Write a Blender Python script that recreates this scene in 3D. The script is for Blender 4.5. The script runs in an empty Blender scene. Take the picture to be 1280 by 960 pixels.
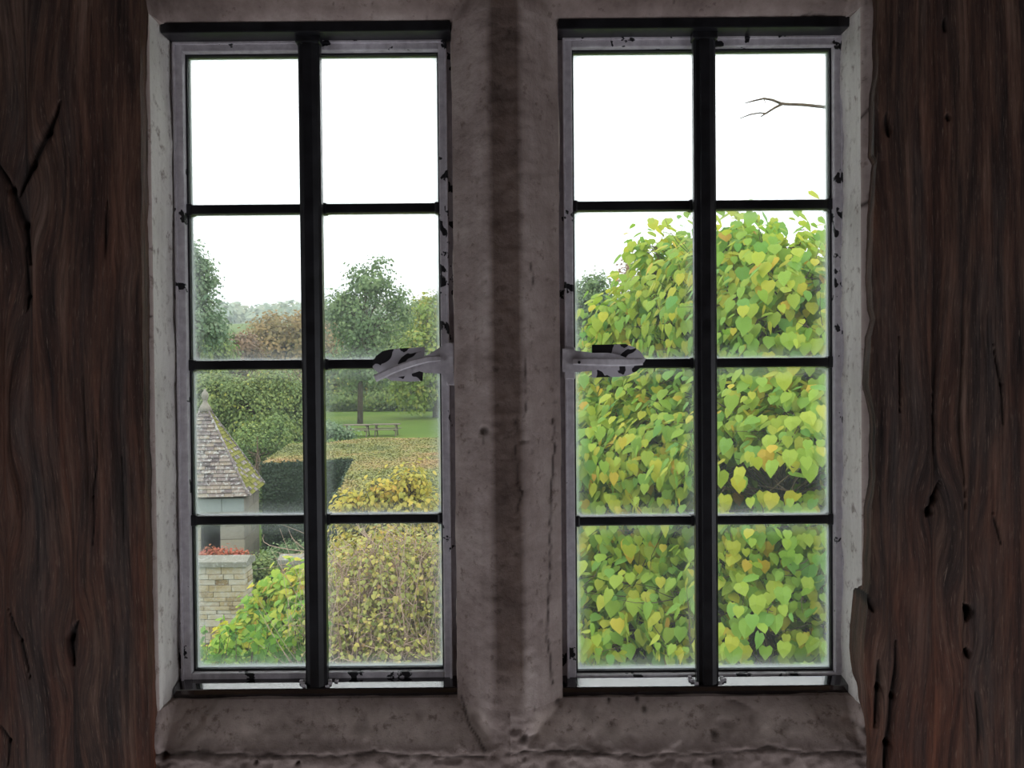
import bpy, bmesh, math, random
import numpy as np
from mathutils import Vector, Matrix

# ------------------------------------------------------------------ camera
F_PX = 1200.0
EYE = 6.2
PITCH, ROLL = math.radians(-1.0), math.radians(-0.5)
Rv = Vector((1, 0, 0)); Fv = Vector((0, math.cos(PITCH), math.sin(PITCH))); Uv = Vector((0, -math.sin(PITCH), math.cos(PITCH)))
CX = math.cos(ROLL) * Rv + math.sin(ROLL) * Uv
CY = -math.sin(ROLL) * Rv + math.cos(ROLL) * Uv
scene = bpy.context.scene
cam_data = bpy.data.cameras.new('camera'); cam = bpy.data.objects.new('camera', cam_data)
scene.collection.objects.link(cam)
cam_data.sensor_width = 36.0; cam_data.lens = 36.0 * F_PX / 1280.0
cam_data.clip_start = 0.05; cam_data.clip_end = 3000
m3 = Matrix((CX, CY, -Fv)).transposed()
cam.matrix_world = Matrix.Translation((0, 0, EYE)) @ m3.to_4x4()
scene.camera = cam

def at(px, py, Y):
    """world point seen at pixel (px,py) of the 1280x960 photograph, on the plane y=Y"""
    d = Fv + CX * ((px - 640) / F_PX) + CY * (-(py - 480) / F_PX)
    d = d * (Y / d.y)
    return Vector((d.x, Y, d.z + EYE))

# ------------------------------------------------------------------ world
world = bpy.data.worlds.new('overcast_sky'); scene.world = world; world.use_nodes = True
wn = world.node_tree.nodes; wl = world.node_tree.links; wn.clear()
wo = wn.new('ShaderNodeOutputWorld'); wb = wn.new('ShaderNodeBackground'); tc = wn.new('ShaderNodeTexCoord')
sx = wn.new('ShaderNodeSeparateXYZ'); rp = wn.new('ShaderNodeValToRGB')
wl.new(tc.outputs['Generated'], sx.inputs[0]); wl.new(sx.outputs['Z'], rp.inputs[0]); wl.new(rp.outputs[0], wb.inputs[0]); wl.new(wb.outputs[0], wo.inputs[0])
rp.color_ramp.elements[0].position = 0.0; rp.color_ramp.elements[0].color = (0.60, 0.66, 0.74, 1)
rp.color_ramp.elements[1].position = 1.0; rp.color_ramp.elements[1].color = (1.0, 1.0, 1.0, 1)
e = rp.color_ramp.elements.new(0.12); e.color = (0.76, 0.80, 0.85, 1)
wb.inputs[1].default_value = 3.1

def area_light(name, loc, rot, sx_, sy_, energy, color):
    ld = bpy.data.lights.new(name, 'AREA'); ld.shape = 'RECTANGLE'; ld.size = sx_; ld.size_y = sy_; ld.energy = energy; ld.color = color
    o = bpy.data.objects.new(name, ld); scene.collection.objects.link(o); o.location = loc; o.rotation_euler = rot
    return o
FLOOR = EYE - 1.55
# added fill lights, set in openings made for them in the unseen side walls
area_light('daylight_left_window', (-2.42, -0.4, FLOOR + 1.05), (0, math.radians(-90), 0), 1.0, 1.3, 9.5, (0.95, 0.95, 1.0))
area_light('daylight_right_window', (2.42, -0.4, FLOOR + 1.05), (0, math.radians(90), 0), 1.0, 1.3, 11.5, (0.95, 0.95, 1.0))
# added fill light shining up through the unseen floor, strongest low on the wall
area_light('light_from_stairwell', (0.0, 0.72, FLOOR - 0.05), (math.radians(180), 0, 0), 2.2, 0.7, 2.4, (1.0, 0.93, 0.88))

scene.view_settings.view_transform = 'Standard'; scene.view_settings.look = 'None'
scene.view_settings.exposure = 0.0; scene.view_settings.gamma = 1.0
scene.view_settings.use_curve_mapping = False

# ------------------------------------------------------------------ helpers
def lin(r, g, b):
    def c(v):
        v /= 255.0
        return v / 12.92 if v <= 0.04045 else ((v + 0.055) / 1.055) ** 2.4
    return (c(r), c(g), c(b), 1)

def tag(o, label=None, cat=None, group=None, kind=None):
    if label: o['label'] = label
    if cat: o['category'] = cat
    if group: o['group'] = group
    if kind: o['kind'] = kind
    return o

def empty(name, loc=(0, 0, 0), parent=None):
    o = bpy.data.objects.new(name, None); scene.collection.objects.link(o)
    o.empty_display_size = 0.1; o.location = loc
    if parent: attach(o, parent)
    return o

def attach(o, parent):
    o.parent = parent
    # every root stands unrotated, so only its location has to be undone
    p = Vector((0, 0, 0)); q = parent
    while q: p += Vector(q.location); q = q.parent
    o.location = Vector(o.location) - p

def build(name, verts, faces, mat, parent=None, attrs=None, smooth=False, loc=None):
    """verts (n,3) world coords; the object's origin goes to loc (default: middle of the base)"""
    v = np.asarray(verts, dtype=np.float64)
    if loc is None:
        lo, hi = v.min(0), v.max(0); loc = ((lo[0] + hi[0]) / 2, (lo[1] + hi[1]) / 2, lo[2])
    loc = np.array(loc, dtype=np.float64)
    me = bpy.data.meshes.new(name)
    v = v - loc
    if isinstance(faces, np.ndarray):
        k = faces.shape[1]; nf = faces.shape[0]
        me.vertices.add(len(v)); me.vertices.foreach_set('co', v.astype(np.float32).ravel())
        me.loops.add(nf * k); me.loops.foreach_set('vertex_index', faces.astype(np.int32).ravel())
        me.polygons.add(nf); me.polygons.foreach_set('loop_start', np.arange(0, nf * k, k, dtype=np.int32))
        me.polygons.foreach_set('loop_total', np.full(nf, k, dtype=np.int32))
        me.update(calc_edges=True); me.validate()
    else:
        me.from_pydata([tuple(x) for x in v], [], [tuple(f) for f in faces]); me.update()
    if attrs:
        for an, av in attrs.items():
            a = me.attributes.new(an, 'FLOAT', 'POINT'); a.data.foreach_set('value', np.asarray(av, dtype=np.float32))
    if smooth: me.polygons.foreach_set('use_smooth', [True] * len(me.polygons))
    me.materials.append(mat)
    o = bpy.data.objects.new(name, me); scene.collection.objects.link(o); o.location = loc
    if parent: attach(o, parent)
    return o

class MB:
    def __init__(s): s.v = []; s.f = []; s.a = []
    def add(s, vs, fs, val=0.0):
        n = len(s.v); s.v += [tuple(x) for x in vs]; s.f += [tuple(i + n for i in f) for f in fs]; s.a += [val] * len(vs)
    def box(s, x0, x1, y0, y1, z0, z1, b=0.0, val=0.0):
        if b <= 0:
            vs = [(x, y, z) for z in (z0, z1) for (x, y) in ((x0, y0), (x1, y0), (x1, y1), (x0, y1))]
            s.add(vs, [(0, 3, 2, 1), (4, 5, 6, 7), (0, 1, 5, 4), (1, 2, 6, 5), (2, 3, 7, 6), (3, 0, 4, 7)], val)
            return
        bm = bmesh.new(); bmesh.ops.create_cube(bm, size=1)
        for q in bm.verts: q.co = Vector(((x0 + x1) / 2 + q.co.x * (x1 - x0), (y0 + y1) / 2 + q.co.y * (y1 - y0), (z0 + z1) / 2 + q.co.z * (z1 - z0)))
        bmesh.ops.bevel(bm, geom=bm.edges[:], offset=b, segments=2, profile=0.6, affect='EDGES')
        bm.verts.index_update()
        s.add([q.co[:] for q in bm.verts], [[q.index for q in f.verts] for f in bm.faces], val); bm.free()
    def prism(s, pts, y0, y1, val=0.0):
        """polygon pts (x,z) extruded from y0 (front) to y1"""
        n = len(pts)
        vs = [(x, y0, z) for x, z in pts] + [(x, y1, z) for x, z in pts]
        fs = [tuple(range(n)), tuple(range(2 * n - 1, n - 1, -1))] + [(i, i + n, (i + 1) % n + n, (i + 1) % n) for i in range(n)]
        s.add(vs, fs, val)
    def tube(s, pts, rad, sides=6, val=0.0):
        pts = [Vector(p) for p in pts]; n = len(pts); vs = []; fs = []
        prev = None
        for i, p in enumerate(pts):
            d = (pts[min(i + 1, n - 1)] - pts[max(i - 1, 0)]).normalized()
            a = d.orthogonal().normalized() if prev is None else (prev - d * prev.dot(d)).normalized()
            prev = a; b = d.cross(a); r = rad[i] if hasattr(rad, '__len__') else rad
            for k in range(sides):
                t = 2 * math.pi * k / sides; vs.append(p + (a * math.cos(t) + b * math.sin(t)) * r)
        for i in range(n - 1):
            for k in range(sides):
                k2 = (k + 1) % sides; fs.append((i * sides + k, i * sides + k2, (i + 1) * sides + k2, (i + 1) * sides + k))
        fs.append(tuple(range(sides - 1, -1, -1))); fs.append(tuple((n - 1) * sides + k for k in range(sides)))
        s.add(vs, fs, val)
    def build(s, name, mat, parent=None, smooth=False, loc=None, attr=None):
        return build(name, s.v, s.f, mat, parent, {attr: s.a} if attr else None, smooth, loc)

def _hash(ix, iy, seed):
    h = (ix.astype(np.int64) * 374761393 + iy.astype(np.int64) * 668265263 + seed * 982451653) & 0x7fffffff
    h = ((h ^ (h >> 13)) * 1274126177) & 0x7fffffff
    h = (h ^ (h >> 16)) & 0xffff
    return h / 65535.0
def vn(x, y, seed=0):
    """smooth value noise, 0..1"""
    x = np.asarray(x, float); y = np.asarray(y, float)
    ix = np.floor(x); iy = np.floor(y); fx = x - ix; fy = y - iy
    fx = fx * fx * (3 - 2 * fx); fy = fy * fy * (3 - 2 * fy)
    a = _hash(ix, iy, seed); b = _hash(ix + 1, iy, seed); c = _hash(ix, iy + 1, seed); d = _hash(ix + 1, iy + 1, seed)
    return (a * (1 - fx) + b * fx) * (1 - fy) + (c * (1 - fx) + d * fx) * fy
def fbm(x, y, seed=0, octv=4):
    s = 0; amp = 0.5; tot = 0
    for i in range(octv):
        s = s + amp * vn(x * 2 ** i, y * 2 ** i, seed + i * 17); tot += amp; amp *= 0.5
    return s / tot

# ------------------------------------------------------------------ materials
ALB = 0.80      # leaves reflect less than a screen white
class NT:
    def __init__(s, name):
        s.m = bpy.data.materials.new(name); s.m.use_nodes = True; s.t = s.m.node_tree; s.t.nodes.clear()
        s.out = s.n('ShaderNodeOutputMaterial')
    def n(s, typ, **kw):
        x = s.t.nodes.new(typ)
        for k, v in kw.items(): setattr(x, k, v)
        return x
    def l(s, a, b): s.t.links.new(a, b)
    def coord(s, kind='Object', scale=(1, 1, 1)):
        c = s.n('ShaderNodeTexCoord'); m = s.n('ShaderNodeMapping'); m.inputs['Scale'].default_value = scale
        s.l(c.outputs[kind], m.inputs[0]); return m.outputs[0]
    def noise(s, vec, scale, detail=4, rough=0.6, dist=0.0):
        x = s.n('ShaderNodeTexNoise'); x.inputs['Scale'].default_value = scale; x.inputs['Detail'].default_value = detail
        x.inputs['Roughness'].default_value = rough; x.inputs['Distortion'].default_value = dist
        if vec is not None: s.l(vec, x.inputs['Vector'])
        return x.outputs['Fac']
    def ramp(s, fac, stops, interp='LINEAR'):
        r = s.n('ShaderNodeValToRGB'); cr = r.color_ramp; cr.interpolation = interp
        while len(cr.elements) < len(stops): cr.elements.new(0.5)
        for e_, (p, c) in zip(cr.elements, stops):
            e_.position = p; e_.color = c if len(c) == 4 else (*c, 1)
        s.l(fac, r.inputs[0]); return r.outputs[0]
    def mixc(s, fac, a, b, mode='MIX'):
        x = s.n('ShaderNodeMix', data_type='RGBA', blend_type=mode)
        if isinstance(fac, (int, float)): x.inputs[0].default_value = fac
        else: s.l(fac, x.inputs[0])
        for i, v in ((6, a), (7, b)):
            if isinstance(v, tuple): x.inputs[i].default_value = v
            else: s.l(v, x.inputs[i])
        return x.outputs[2]
    def math(s, op, a, b=0.0, c=None, clamp=False):
        x = s.n('ShaderNodeMath', operation=op); x.use_clamp = clamp
        for i, v in enumerate((a, b) if c is None else (a, b, c)):
            if isinstance(v, (int, float)): x.inputs[i].default_value = v
            else: s.l(v, x.inputs[i])
        return x.outputs[0]
    def attr(s, name):
        a = s.n('ShaderNodeAttribute'); a.attribute_name = name; return a.outputs['Fac']
    def bump(s, h, strength, dist=0.01, normal=None):
        b = s.n('ShaderNodeBump'); b.inputs['Strength'].default_value = strength; b.inputs['Distance'].default_value = dist
        s.l(h, b.inputs['Height'])
        if normal is not None: s.l(normal, b.inputs['Normal'])
        return b.outputs[0]
    def prin(s, color, rough=0.8, spec=0.3, metal=0.0, normal=None):
        p = s.n('ShaderNodeBsdfPrincipled')
        if isinstance(color, tuple): p.inputs['Base Color'].default_value = color
        else: s.l(color, p.inputs['Base Color'])
        if isinstance(rough, (int, float)): p.inputs['Roughness'].default_value = rough
        else: s.l(rough, p.inputs['Roughness'])
        p.inputs['Specular IOR Level'].default_value = spec; p.inputs['Metallic'].default_value = metal
        if normal is not None: s.l(normal, p.inputs['Normal'])
        return p.outputs[0]
    def fin(s, sh): s.l(sh, s.out.inputs[0]); return s.m

BLK = (0, 0, 0, 1); WHT = (1, 1, 1, 1)

def m_stone():
    t = NT('old_limestone'); c = t.coord()
    n1 = t.noise(c, 9, 6, 0.65); n2 = t.noise(c, 55, 5, 0.7); n3 = t.noise(c, 240, 3, 0.6)
    base = t.ramp(n1, [(0.28, lin(132, 116, 110)), (0.5, lin(162, 145, 139)), (0.72, lin(186, 171, 164))])
    brown = t.ramp(n1, [(0.3, lin(66, 52, 46)), (0.7, lin(98, 78, 68))])
    base = t.mixc(t.math('MULTIPLY', t.attr('lime'), t.ramp(n2, [(0.3, (0.5, 0.5, 0.5)), (0.5, (0.95, 0.95, 0.95))])), base, t.mixc(t.ramp(t.attr('lime'), [(0.85, BLK), (0.95, WHT)]), lin(214, 196, 186), lin(228, 222, 216)))  # brightness of the reveals and sill chamfer painted in as paler stone
    fil = t.math('ADD', t.attr('stain'), t.math('MULTIPLY', t.math('SUBTRACT', n2, 0.5), 0.5), clamp=True)
    col = t.mixc(fil, base, brown)
    spots = t.ramp(n2, [(0.33, (0.45, 0.40, 0.37)), (0.42, (1, 1, 1))])
    col = t.mixc(0.7, col, spots, 'MULTIPLY')
    streak = t.noise(t.coord(scale=(40, 40, 4)), 1.0, 4, 0.6)
    col = t.mixc(0.45, col, t.ramp(streak, [(0.35, (0.66, 0.63, 0.62)), (0.6, (1, 1, 1))]), 'MULTIPLY')
    col = t.mixc(t.attr('crack'), col, lin(38, 28, 24))
    b = t.bump(n2, 0.55, 0.004); b = t.bump(n3, 0.3, 0.0012, b)
    return t.fin(t.prin(col, 0.88, 0.2, normal=b))
def m_wood():
    t = NT('weathered_oak'); u = t.attr('grain'); z = t.attr('along')
    def gn(su, sz, det=4, off=0.0):
        v = t.n('ShaderNodeCombineXYZ'); t.l(t.math('MULTIPLY', u, su), v.inputs[0]); t.l(t.math('MULTIPLY_ADD', z, sz, off), v.inputs[1])
        return t.noise(v.outputs[0], 1.0, det, 0.65)
    a = gn(60, 3.2, 6); b_ = gn(260, 11, 5, 3.1); c_ = gn(14, 2.1, 4, 9.7); d_ = gn(700, 34, 4, 5.2)
    col = t.ramp(a, [(0.32, lin(32, 24, 23)), (0.46, lin(74, 56, 49)), (0.56, lin(104, 78, 65)), (0.7, lin(144, 117, 102))])
    red = t.ramp(a, [(0.3, lin(60, 36, 30)), (0.7, lin(140, 86, 62))])
    col = t.mixc(t.math('MULTIPLY', t.ramp(c_, [(0.42, BLK), (0.62, WHT)]), t.attr('reddish')), col, red)
    grey = t.ramp(b_, [(0.3, lin(58, 52, 50)), (0.75, lin(112, 100, 94))])
    col = t.mixc(t.ramp(gn(20, 2.2, 3, 21.0), [(0.5, BLK), (0.72, (0.7, 0.7, 0.7))]), col, grey)
    col = t.mixc(0.75, col, t.ramp(b_, [(0.34, (0.30, 0.27, 0.26)), (0.5, (0.9, 0.9, 0.9)), (0.7, (1.0, 1.0, 1.0))]), 'MULTIPLY')
    col = t.mixc(t.ramp(d_, [(0.58, BLK), (0.72, (0.5, 0.5, 0.5))]), col, lin(176, 150, 132))
    col = t.mixc(t.attr('crack'), col, lin(18, 13, 12))
    col = t.mixc(1.0, col, (0.74, 0.72, 0.72, 1), 'MULTIPLY')
    h = t.math('ADD', t.math('MULTIPLY', b_, 0.7), t.math('MULTIPLY', d_, 0.3))
    bp = t.bump(h, 1.0, 0.004)
    return t.fin(t.prin(col, 0.72, 0.25, normal=bp))
def m_paint():
    t = NT('chipped_white_paint'); c = t.coord()
    n = t.noise(c, 26, 3, 0.55, 0.3); n2 = t.noise(c, 90, 3, 0.6)
    chips = t.ramp(t.math('ADD', t.math('MULTIPLY', n, 0.8), t.math('MULTIPLY', n2, 0.2)), [(0.615, BLK), (0.623, WHT)])
    paint = t.ramp(n2, [(0.3, lin(176, 168, 174)), (0.7, lin(206, 200, 204))])
    dirt = t.noise(t.coord(scale=(60, 60, 6)), 1.0, 3)
    paint = t.mixc(0.4, paint, t.ramp(dirt, [(0.3, (0.6, 0.57, 0.58)), (0.6, (1, 1, 1))]), 'MULTIPLY')
    col = t.mixc(chips, paint, lin(26, 24, 28))
    b = t.bump(t.math('SUBTRACT', 1.0, chips), 0.5, 0.0008)
    return t.fin(t.prin(col, 0.5, 0.4, normal=b))
def m_black(name='black_painted_iron', rough=0.35, bstr=0.15):
    t = NT(name); c = t.coord(); n = t.noise(c, 60, 3)
    col = t.ramp(n, [(0.3, lin(16, 15, 18)), (0.75, lin(30, 29, 33))])
    return t.fin(t.prin(col, t.math('MULTIPLY_ADD', n, 0.25, rough - 0.12), 0.5, normal=t.bump(n, bstr, 0.0015)))
def m_sillblack():
    t = NT('glossy_black_slate'); n = t.noise(t.coord(), 14, 3)
    sh = t.prin(lin(22, 20, 24), t.math('MULTIPLY_ADD', n, 0.12, 0.03), 0.5, normal=t.bump(n, 0.04, 0.001)); sh.node.inputs['IOR'].default_value = 2.3
    return t.fin(sh)
def m_glass():
    t = NT('old_window_glass'); c = t.n('ShaderNodeTexCoord'); s = t.n('ShaderNodeSeparateXYZ'); t.l(c.outputs['Generated'], s.inputs[0])
    # distance to the pane's edge in units of the pane (about 0.17 x 0.20 m)
    ex = t.math('MULTIPLY', t.math('MINIMUM', s.outputs[0], t.math('SUBTRACT', 1.0, s.outputs[0])), 0.175)
    ez = t.math('MULTIPLY', t.math('MINIMUM', s.outputs[2], t.math('SUBTRACT', 1.0, s.outputs[2])), 0.215)
    # smooth minimum rounds the corners like the residue left by cleaning
    d = t.math('SMOOTH_MIN', ex, ez, 0.018)
    n = t.noise(c.outputs['Object'], 45, 4, 0.6)
    n2 = t.noise(c.outputs['Object'], 9, 3, 0.5)
    dd = t.math('ADD', d, t.math('MULTIPLY', t.math('SUBTRACT', n, 0.5), 0.004))
    edge = t.ramp(dd, [(0.0, WHT), (0.0026, (0.75, 0.75, 0.75)), (0.0065, (0.14, 0.14, 0.14)), (0.022, BLK)])
    veil = t.math('MULTIPLY_ADD', n2, 0.030, 0.010)
    fac = t.math('ADD', t.math('MULTIPLY', edge, 0.55), veil, clamp=True)
    tr = t.n('ShaderNodeBsdfTransparent'); tr.inputs[0].default_value = (0.97, 0.985, 0.975, 1)
    df = t.n('ShaderNodeBsdfTranslucent'); df.inputs[0].default_value = (0.80, 0.86, 0.88, 1)
    m1 = t.n('ShaderNodeMixShader'); t.l(fac, m1.inputs[0]); t.l(tr.outputs[0], m1.inputs[1]); t.l(df.outputs[0], m1.inputs[2])
    gl = t.n('ShaderNodeBsdfGlossy'); gl.inputs['Roughness'].default_value = 0.02
    fr = t.n('ShaderNodeFresnel'); fr.inputs[0].default_value = 1.3
    m2 = t.n('ShaderNodeMixShader'); t.l(fr.outputs[0], m2.inputs[0]); t.l(m1.outputs[0], m2.inputs[1]); t.l(gl.outputs[0], m2.inputs[2])
    return t.fin(m2.outputs[0])
def m_plaster(name, a, b, sc=4):
    t = NT(name); n = t.noise(t.coord(), sc, 5)
    return t.fin(t.prin(t.ramp(n, [(0.3, a), (0.7, b)]), 0.9, 0.2, normal=t.bump(n, 0.3, 0.01)))
def m_leaf(name, stops, trans=0.38, rough=0.55):
    """stops: colours over the per-leaf attribute 'var' (0..1)"""
    t = NT(name); v = t.attr('var')
    col = t.ramp(v, stops)
    col = t.mixc(1.0, col, (ALB, ALB, ALB, 1), 'MULTIPLY')
    n = t.noise(t.coord(), 30, 2)
    col = t.mixc(0.35, col, t.ramp(n, [(0.3, (0.72, 0.75, 0.7)), (0.7, (1.0, 1.0, 1.0))]), 'MULTIPLY')
    p = t.prin(col, rough, 0.3)
    tl = t.n('ShaderNodeBsdfTranslucent'); t.l(col, tl.inputs[0])
    m = t.n('ShaderNodeMixShader'); m.inputs[0].default_value = trans; t.l(p, m.inputs[1]); t.l(tl.outputs[0], m.inputs[2])
    return t.fin(m.outputs[0])
def m_bark(name, a, b):
    t = NT(name); n = t.noise(t.coord(scale=(6, 6, 1.5)), 4, 5)
    return t.fin(t.prin(t.ramp(n, [(0.3, a), (0.7, b)]), 0.9, 0.15, normal=t.bump(n, 0.6, 0.02)))
def m_ground():
    t = NT('garden_grass'); c = t.coord(); n = t.noise(c, 0.12, 6, 0.65); n2 = t.noise(c, 2.2, 5, 0.7)
    col = t.ramp(n, [(0.3, lin(66, 90, 30)), (0.55, lin(82, 104, 36)), (0.75, lin(96, 106, 46))])
    col = t.mixc(0.5, col, t.ramp(n2, [(0.3, (0.7, 0.72, 0.66)), (0.7, (1, 1, 1))]), 'MULTIPLY')
    return t.fin(t.prin(col, 0.9, 0.1, normal=t.bump(n2, 0.5, 0.05)))
def m_lichen(name, stops, white=0.6):
    t = NT(name); c = t.n('ShaderNodeNewGeometry').outputs['Position']; n = t.noise(c, 3.0, 5, 0.75); n2 = t.noise(c, 10, 5, 0.8); oi = t.n('ShaderNodeObjectInfo')
    col = t.ramp(t.math('ADD', t.math('MULTIPLY', n, 0.6), t.math('MULTIPLY', oi.outputs['Random'], 0.4)), stops)
    wsp = t.ramp(n2, [(0.54, BLK), (0.58, (white, white, white))])
    col = t.mixc(wsp, col, lin(206, 206, 200))
    col = t.mixc(1.0, col, (0.62, 0.62, 0.62, 1), 'MULTIPLY')
    return t.fin(t.prin(col, 0.92, 0.15, normal=t.bump(n2, 0.7, 0.02)))

M = {}
M['stone'] = m_stone(); M['wood'] = m_wood(); M['paint'] = m_paint(); M['iron'] = m_black(); M['sill'] = m_sillblack(); M['glass'] = m_glass()
M['wall'] = m_plaster('rough_wall_plaster', lin(120, 110, 100), lin(150, 140, 130))
M['floor'] = m_plaster('old_floorboards', lin(92, 70, 52), lin(120, 94, 72), 3)
M['exterior'] = m_plaster('weathered_outer_stone', lin(120, 112, 94), lin(160, 150, 130))
M['putty'] = m_black('dark_putty', 0.6, 0.6)
M['ground'] = m_ground()

# ------------------------------------------------------------------ the room
def struct_box(name, b, mat, label, cat):
    m = MB(); m.box(*b); o = m.build(name, mat); tag(o, label, cat, kind='structure'); return o
RX, RB, RT = 2.4, -3.5, FLOOR + 2.9
m = MB()
for b in ((-RX, RX, RB, 0.3, FLOOR - 0.12, FLOOR), (-RX, RX, 1.12, 1.345, FLOOR - 0.12, FLOOR), (-RX, -1.2, 0.3, 1.12, FLOOR - 0.12, FLOOR), (1.2, RX, 0.3, 1.12, FLOOR - 0.12, FLOOR)): m.box(*b)  # gap left in the floor for the added fill light
tag(m.build('floor', M['floor']), 'old brown floor of the dim room with a stairwell opening below the window', 'floor', kind='structure')
struct_box('ceiling', (-RX, RX, RB, 1.345, RT, RT + 0.12), m_plaster('smoky_ceiling', lin(62, 54, 48), lin(80, 70, 62)), 'dark ceiling of the dim room above the window', 'ceiling')
for sd, nm in ((-1, 'left'), (1, 'right')):
    m = MB(); xa, xb = sorted((sd * RX, sd * (RX + 0.2)))
    m.box(xa, xb, RB, -1.05, FLOOR - 0.12, RT + 0.12); m.box(xa, xb, 0.25, 1.6, FLOOR - 0.12, RT + 0.12)
    m.box(xa, xb, -1.05, 0.25, FLOOR - 0.12, FLOOR + 0.55); m.box(xa, xb, -1.05, 0.25, FLOOR + 1.55, RT + 0.12)  # opening added to hold the fill light
    tag(m.build('wall_' + nm, M['wall']), 'rough plaster side wall with a low opening, %s of the window' % nm, 'wall', kind='structure')
struct_box('wall_back', (-RX - 0.2, RX + 0.2, RB - 0.2, RB, FLOOR - 0.12, RT + 0.12), M['wall'], 'rough plaster wall behind the viewer', 'wall')

# ---- openings of the two window lights, measured on the photograph
YG, YC, YF = 1.40, 1.344, 1.29       # glass plane, back of the stone chamfer, front of the stone
def avx(a, b, Y): return (at(*a, Y).x + at(*b, Y).x) / 2
def avz(a, b, Y): return (at(*a, Y).z + at(*b, Y).z) / 2
OPEN = []
for (xl0, xl1), (xr0, xr1), (yt0, yt1), (yb0, yb1) in (
        (((188, 30), (199, 873)), ((565, 30), (571, 873)), ((195, 30), (565, 29)), ((200, 874), (570, 873))),
        (((697, 27), (703, 873)), ((1066, 22), (1078, 866)), ((698, 27), (1066, 22)), ((703, 873), (1068, 868)))):
    OPEN.append((avx(xl0, xl1, YC), avx(xr0, xr1, YC), avz(yb0, yb1, YC), avz(yt0, yt1, YC)))
YJ = 1.302     # arris of the outer jambs, further forward than that of mullion, sill and lintel
OPEN[0] = (avx((190, 60), (196, 860), YJ), *OPEN[0][1:])
OPEN[1] = (OPEN[1][0], avx((1075, 60), (1078, 860), YJ), *OPEN[1][2:])
GL = []
for TL, TR, BL, BR in (((237, 72), (547, 72), (247, 833), (553, 832)), ((716, 68), (1032, 65), (722, 836), (1038, 833))):
    GL.append((avx(TL, BL, YG), avx(TR, BR, YG), avz(BL, BR, YG), avz(TL, TR, YG)))

# ---- stone surround: a height field over x,z with a 45 degree chamfer round each opening
SX0, SX1, SZ0, SZ1 = -0.66, 0.66, EYE - 0.66, EYE + 0.66
def rect_d(x, z, o):
    dx = np.maximum(np.maximum(o[0] - x, x - o[1]), 0); dz = np.maximum(np.maximum(o[2] - z, z - o[3]), 0)
    return np.maximum(dx, dz)
def seg_d(x, z, a, b):
    ax, az = a; bx, bz = b; L = (bx - ax) ** 2 + (bz - az) ** 2 + 1e-12
    t = np.clip(((x - ax) * (bx - ax) + (z - az) * (bz - az)) / L, 0, 1)
    return np.hypot(x - ax - t * (bx - ax), z - az - t * (bz - az)), t
STONE_CRACKS = [  # pixel polylines, half width in metres, depth
    ([(692, 525), (694, 560), (688, 640), (689, 700), (684, 790), (692, 860)], 0.0014, 0.005),
    ([(575, 880), (580, 895), (588, 908), (606, 932)], 0.002, 0.002),
    ([(645, 520), (646, 600), (653, 612), (645, 640)], 0.0012, 0.003),
    ([(656, 440), (658, 500), (655, 520)], 0.001, 0.003),
    ([(1062, 75), (1061, 118), (1069, 130), (1070, 150), (1066, 190), (1064, 240)], 0.0012, 0.004),
    ([(1073, 150), (1093, 125)], 0.0016, 0.004),
    ([(1066, 262), (1095, 248)], 0.003, 0.004),
    ([(1066, 360), (1064, 440), (1068, 500)], 0.0011, 0.003),
    ([(663, 330), (666, 350), (664, 362)], 0.0012, 0.003),
    ([(173, 394), (193, 396)], 0.0014, 0.004), ([(172, 419), (192, 421)], 0.0014, 0.004),
    ([(966, 20), (1000, 14), (1020, 8), (1066, 12)], 0.0014, 0.003),
    ([(190, 938), (250, 936), (420, 940), (470, 934), (560, 941), (606, 938)], 0.002, 0.004),
    ([(634, 936), (700, 934), (790, 938), (880, 936), (960, 930), (1000, 934), (1090, 936)], 0.002, 0.004),
]
STONE_PITS = [(606, 538, 0.0055, 0.010), (210, 938, 0.005, 0.008), (325, 946, 0.003, 0.006), (376, 948, 0.003, 0.006), (1028, 628, 0.0, 0.0), (1088, 246, 0.006, 0.009),
              (575, 410, 0.0014, 0.004), (597, 423, 0.001, 0.003), (646, 690, 0.0013, 0.004), (674, 592, 0.001, 0.003), (893, 968, 0.002, 0.004), (889, 947, 0.003, 0.006),
              (698, 885, 0.004, 0.006), (764, 885, 0.003, 0.005), (800, 884, 0.0035, 0.005), (808, 893, 0.004, 0.004), (892, 916, 0.006, 0.006), (655, 918, 0.006, 0.005), (1076, 872, 0.005, 0.007), (286, 878, 0.004, 0.005)]
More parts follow.
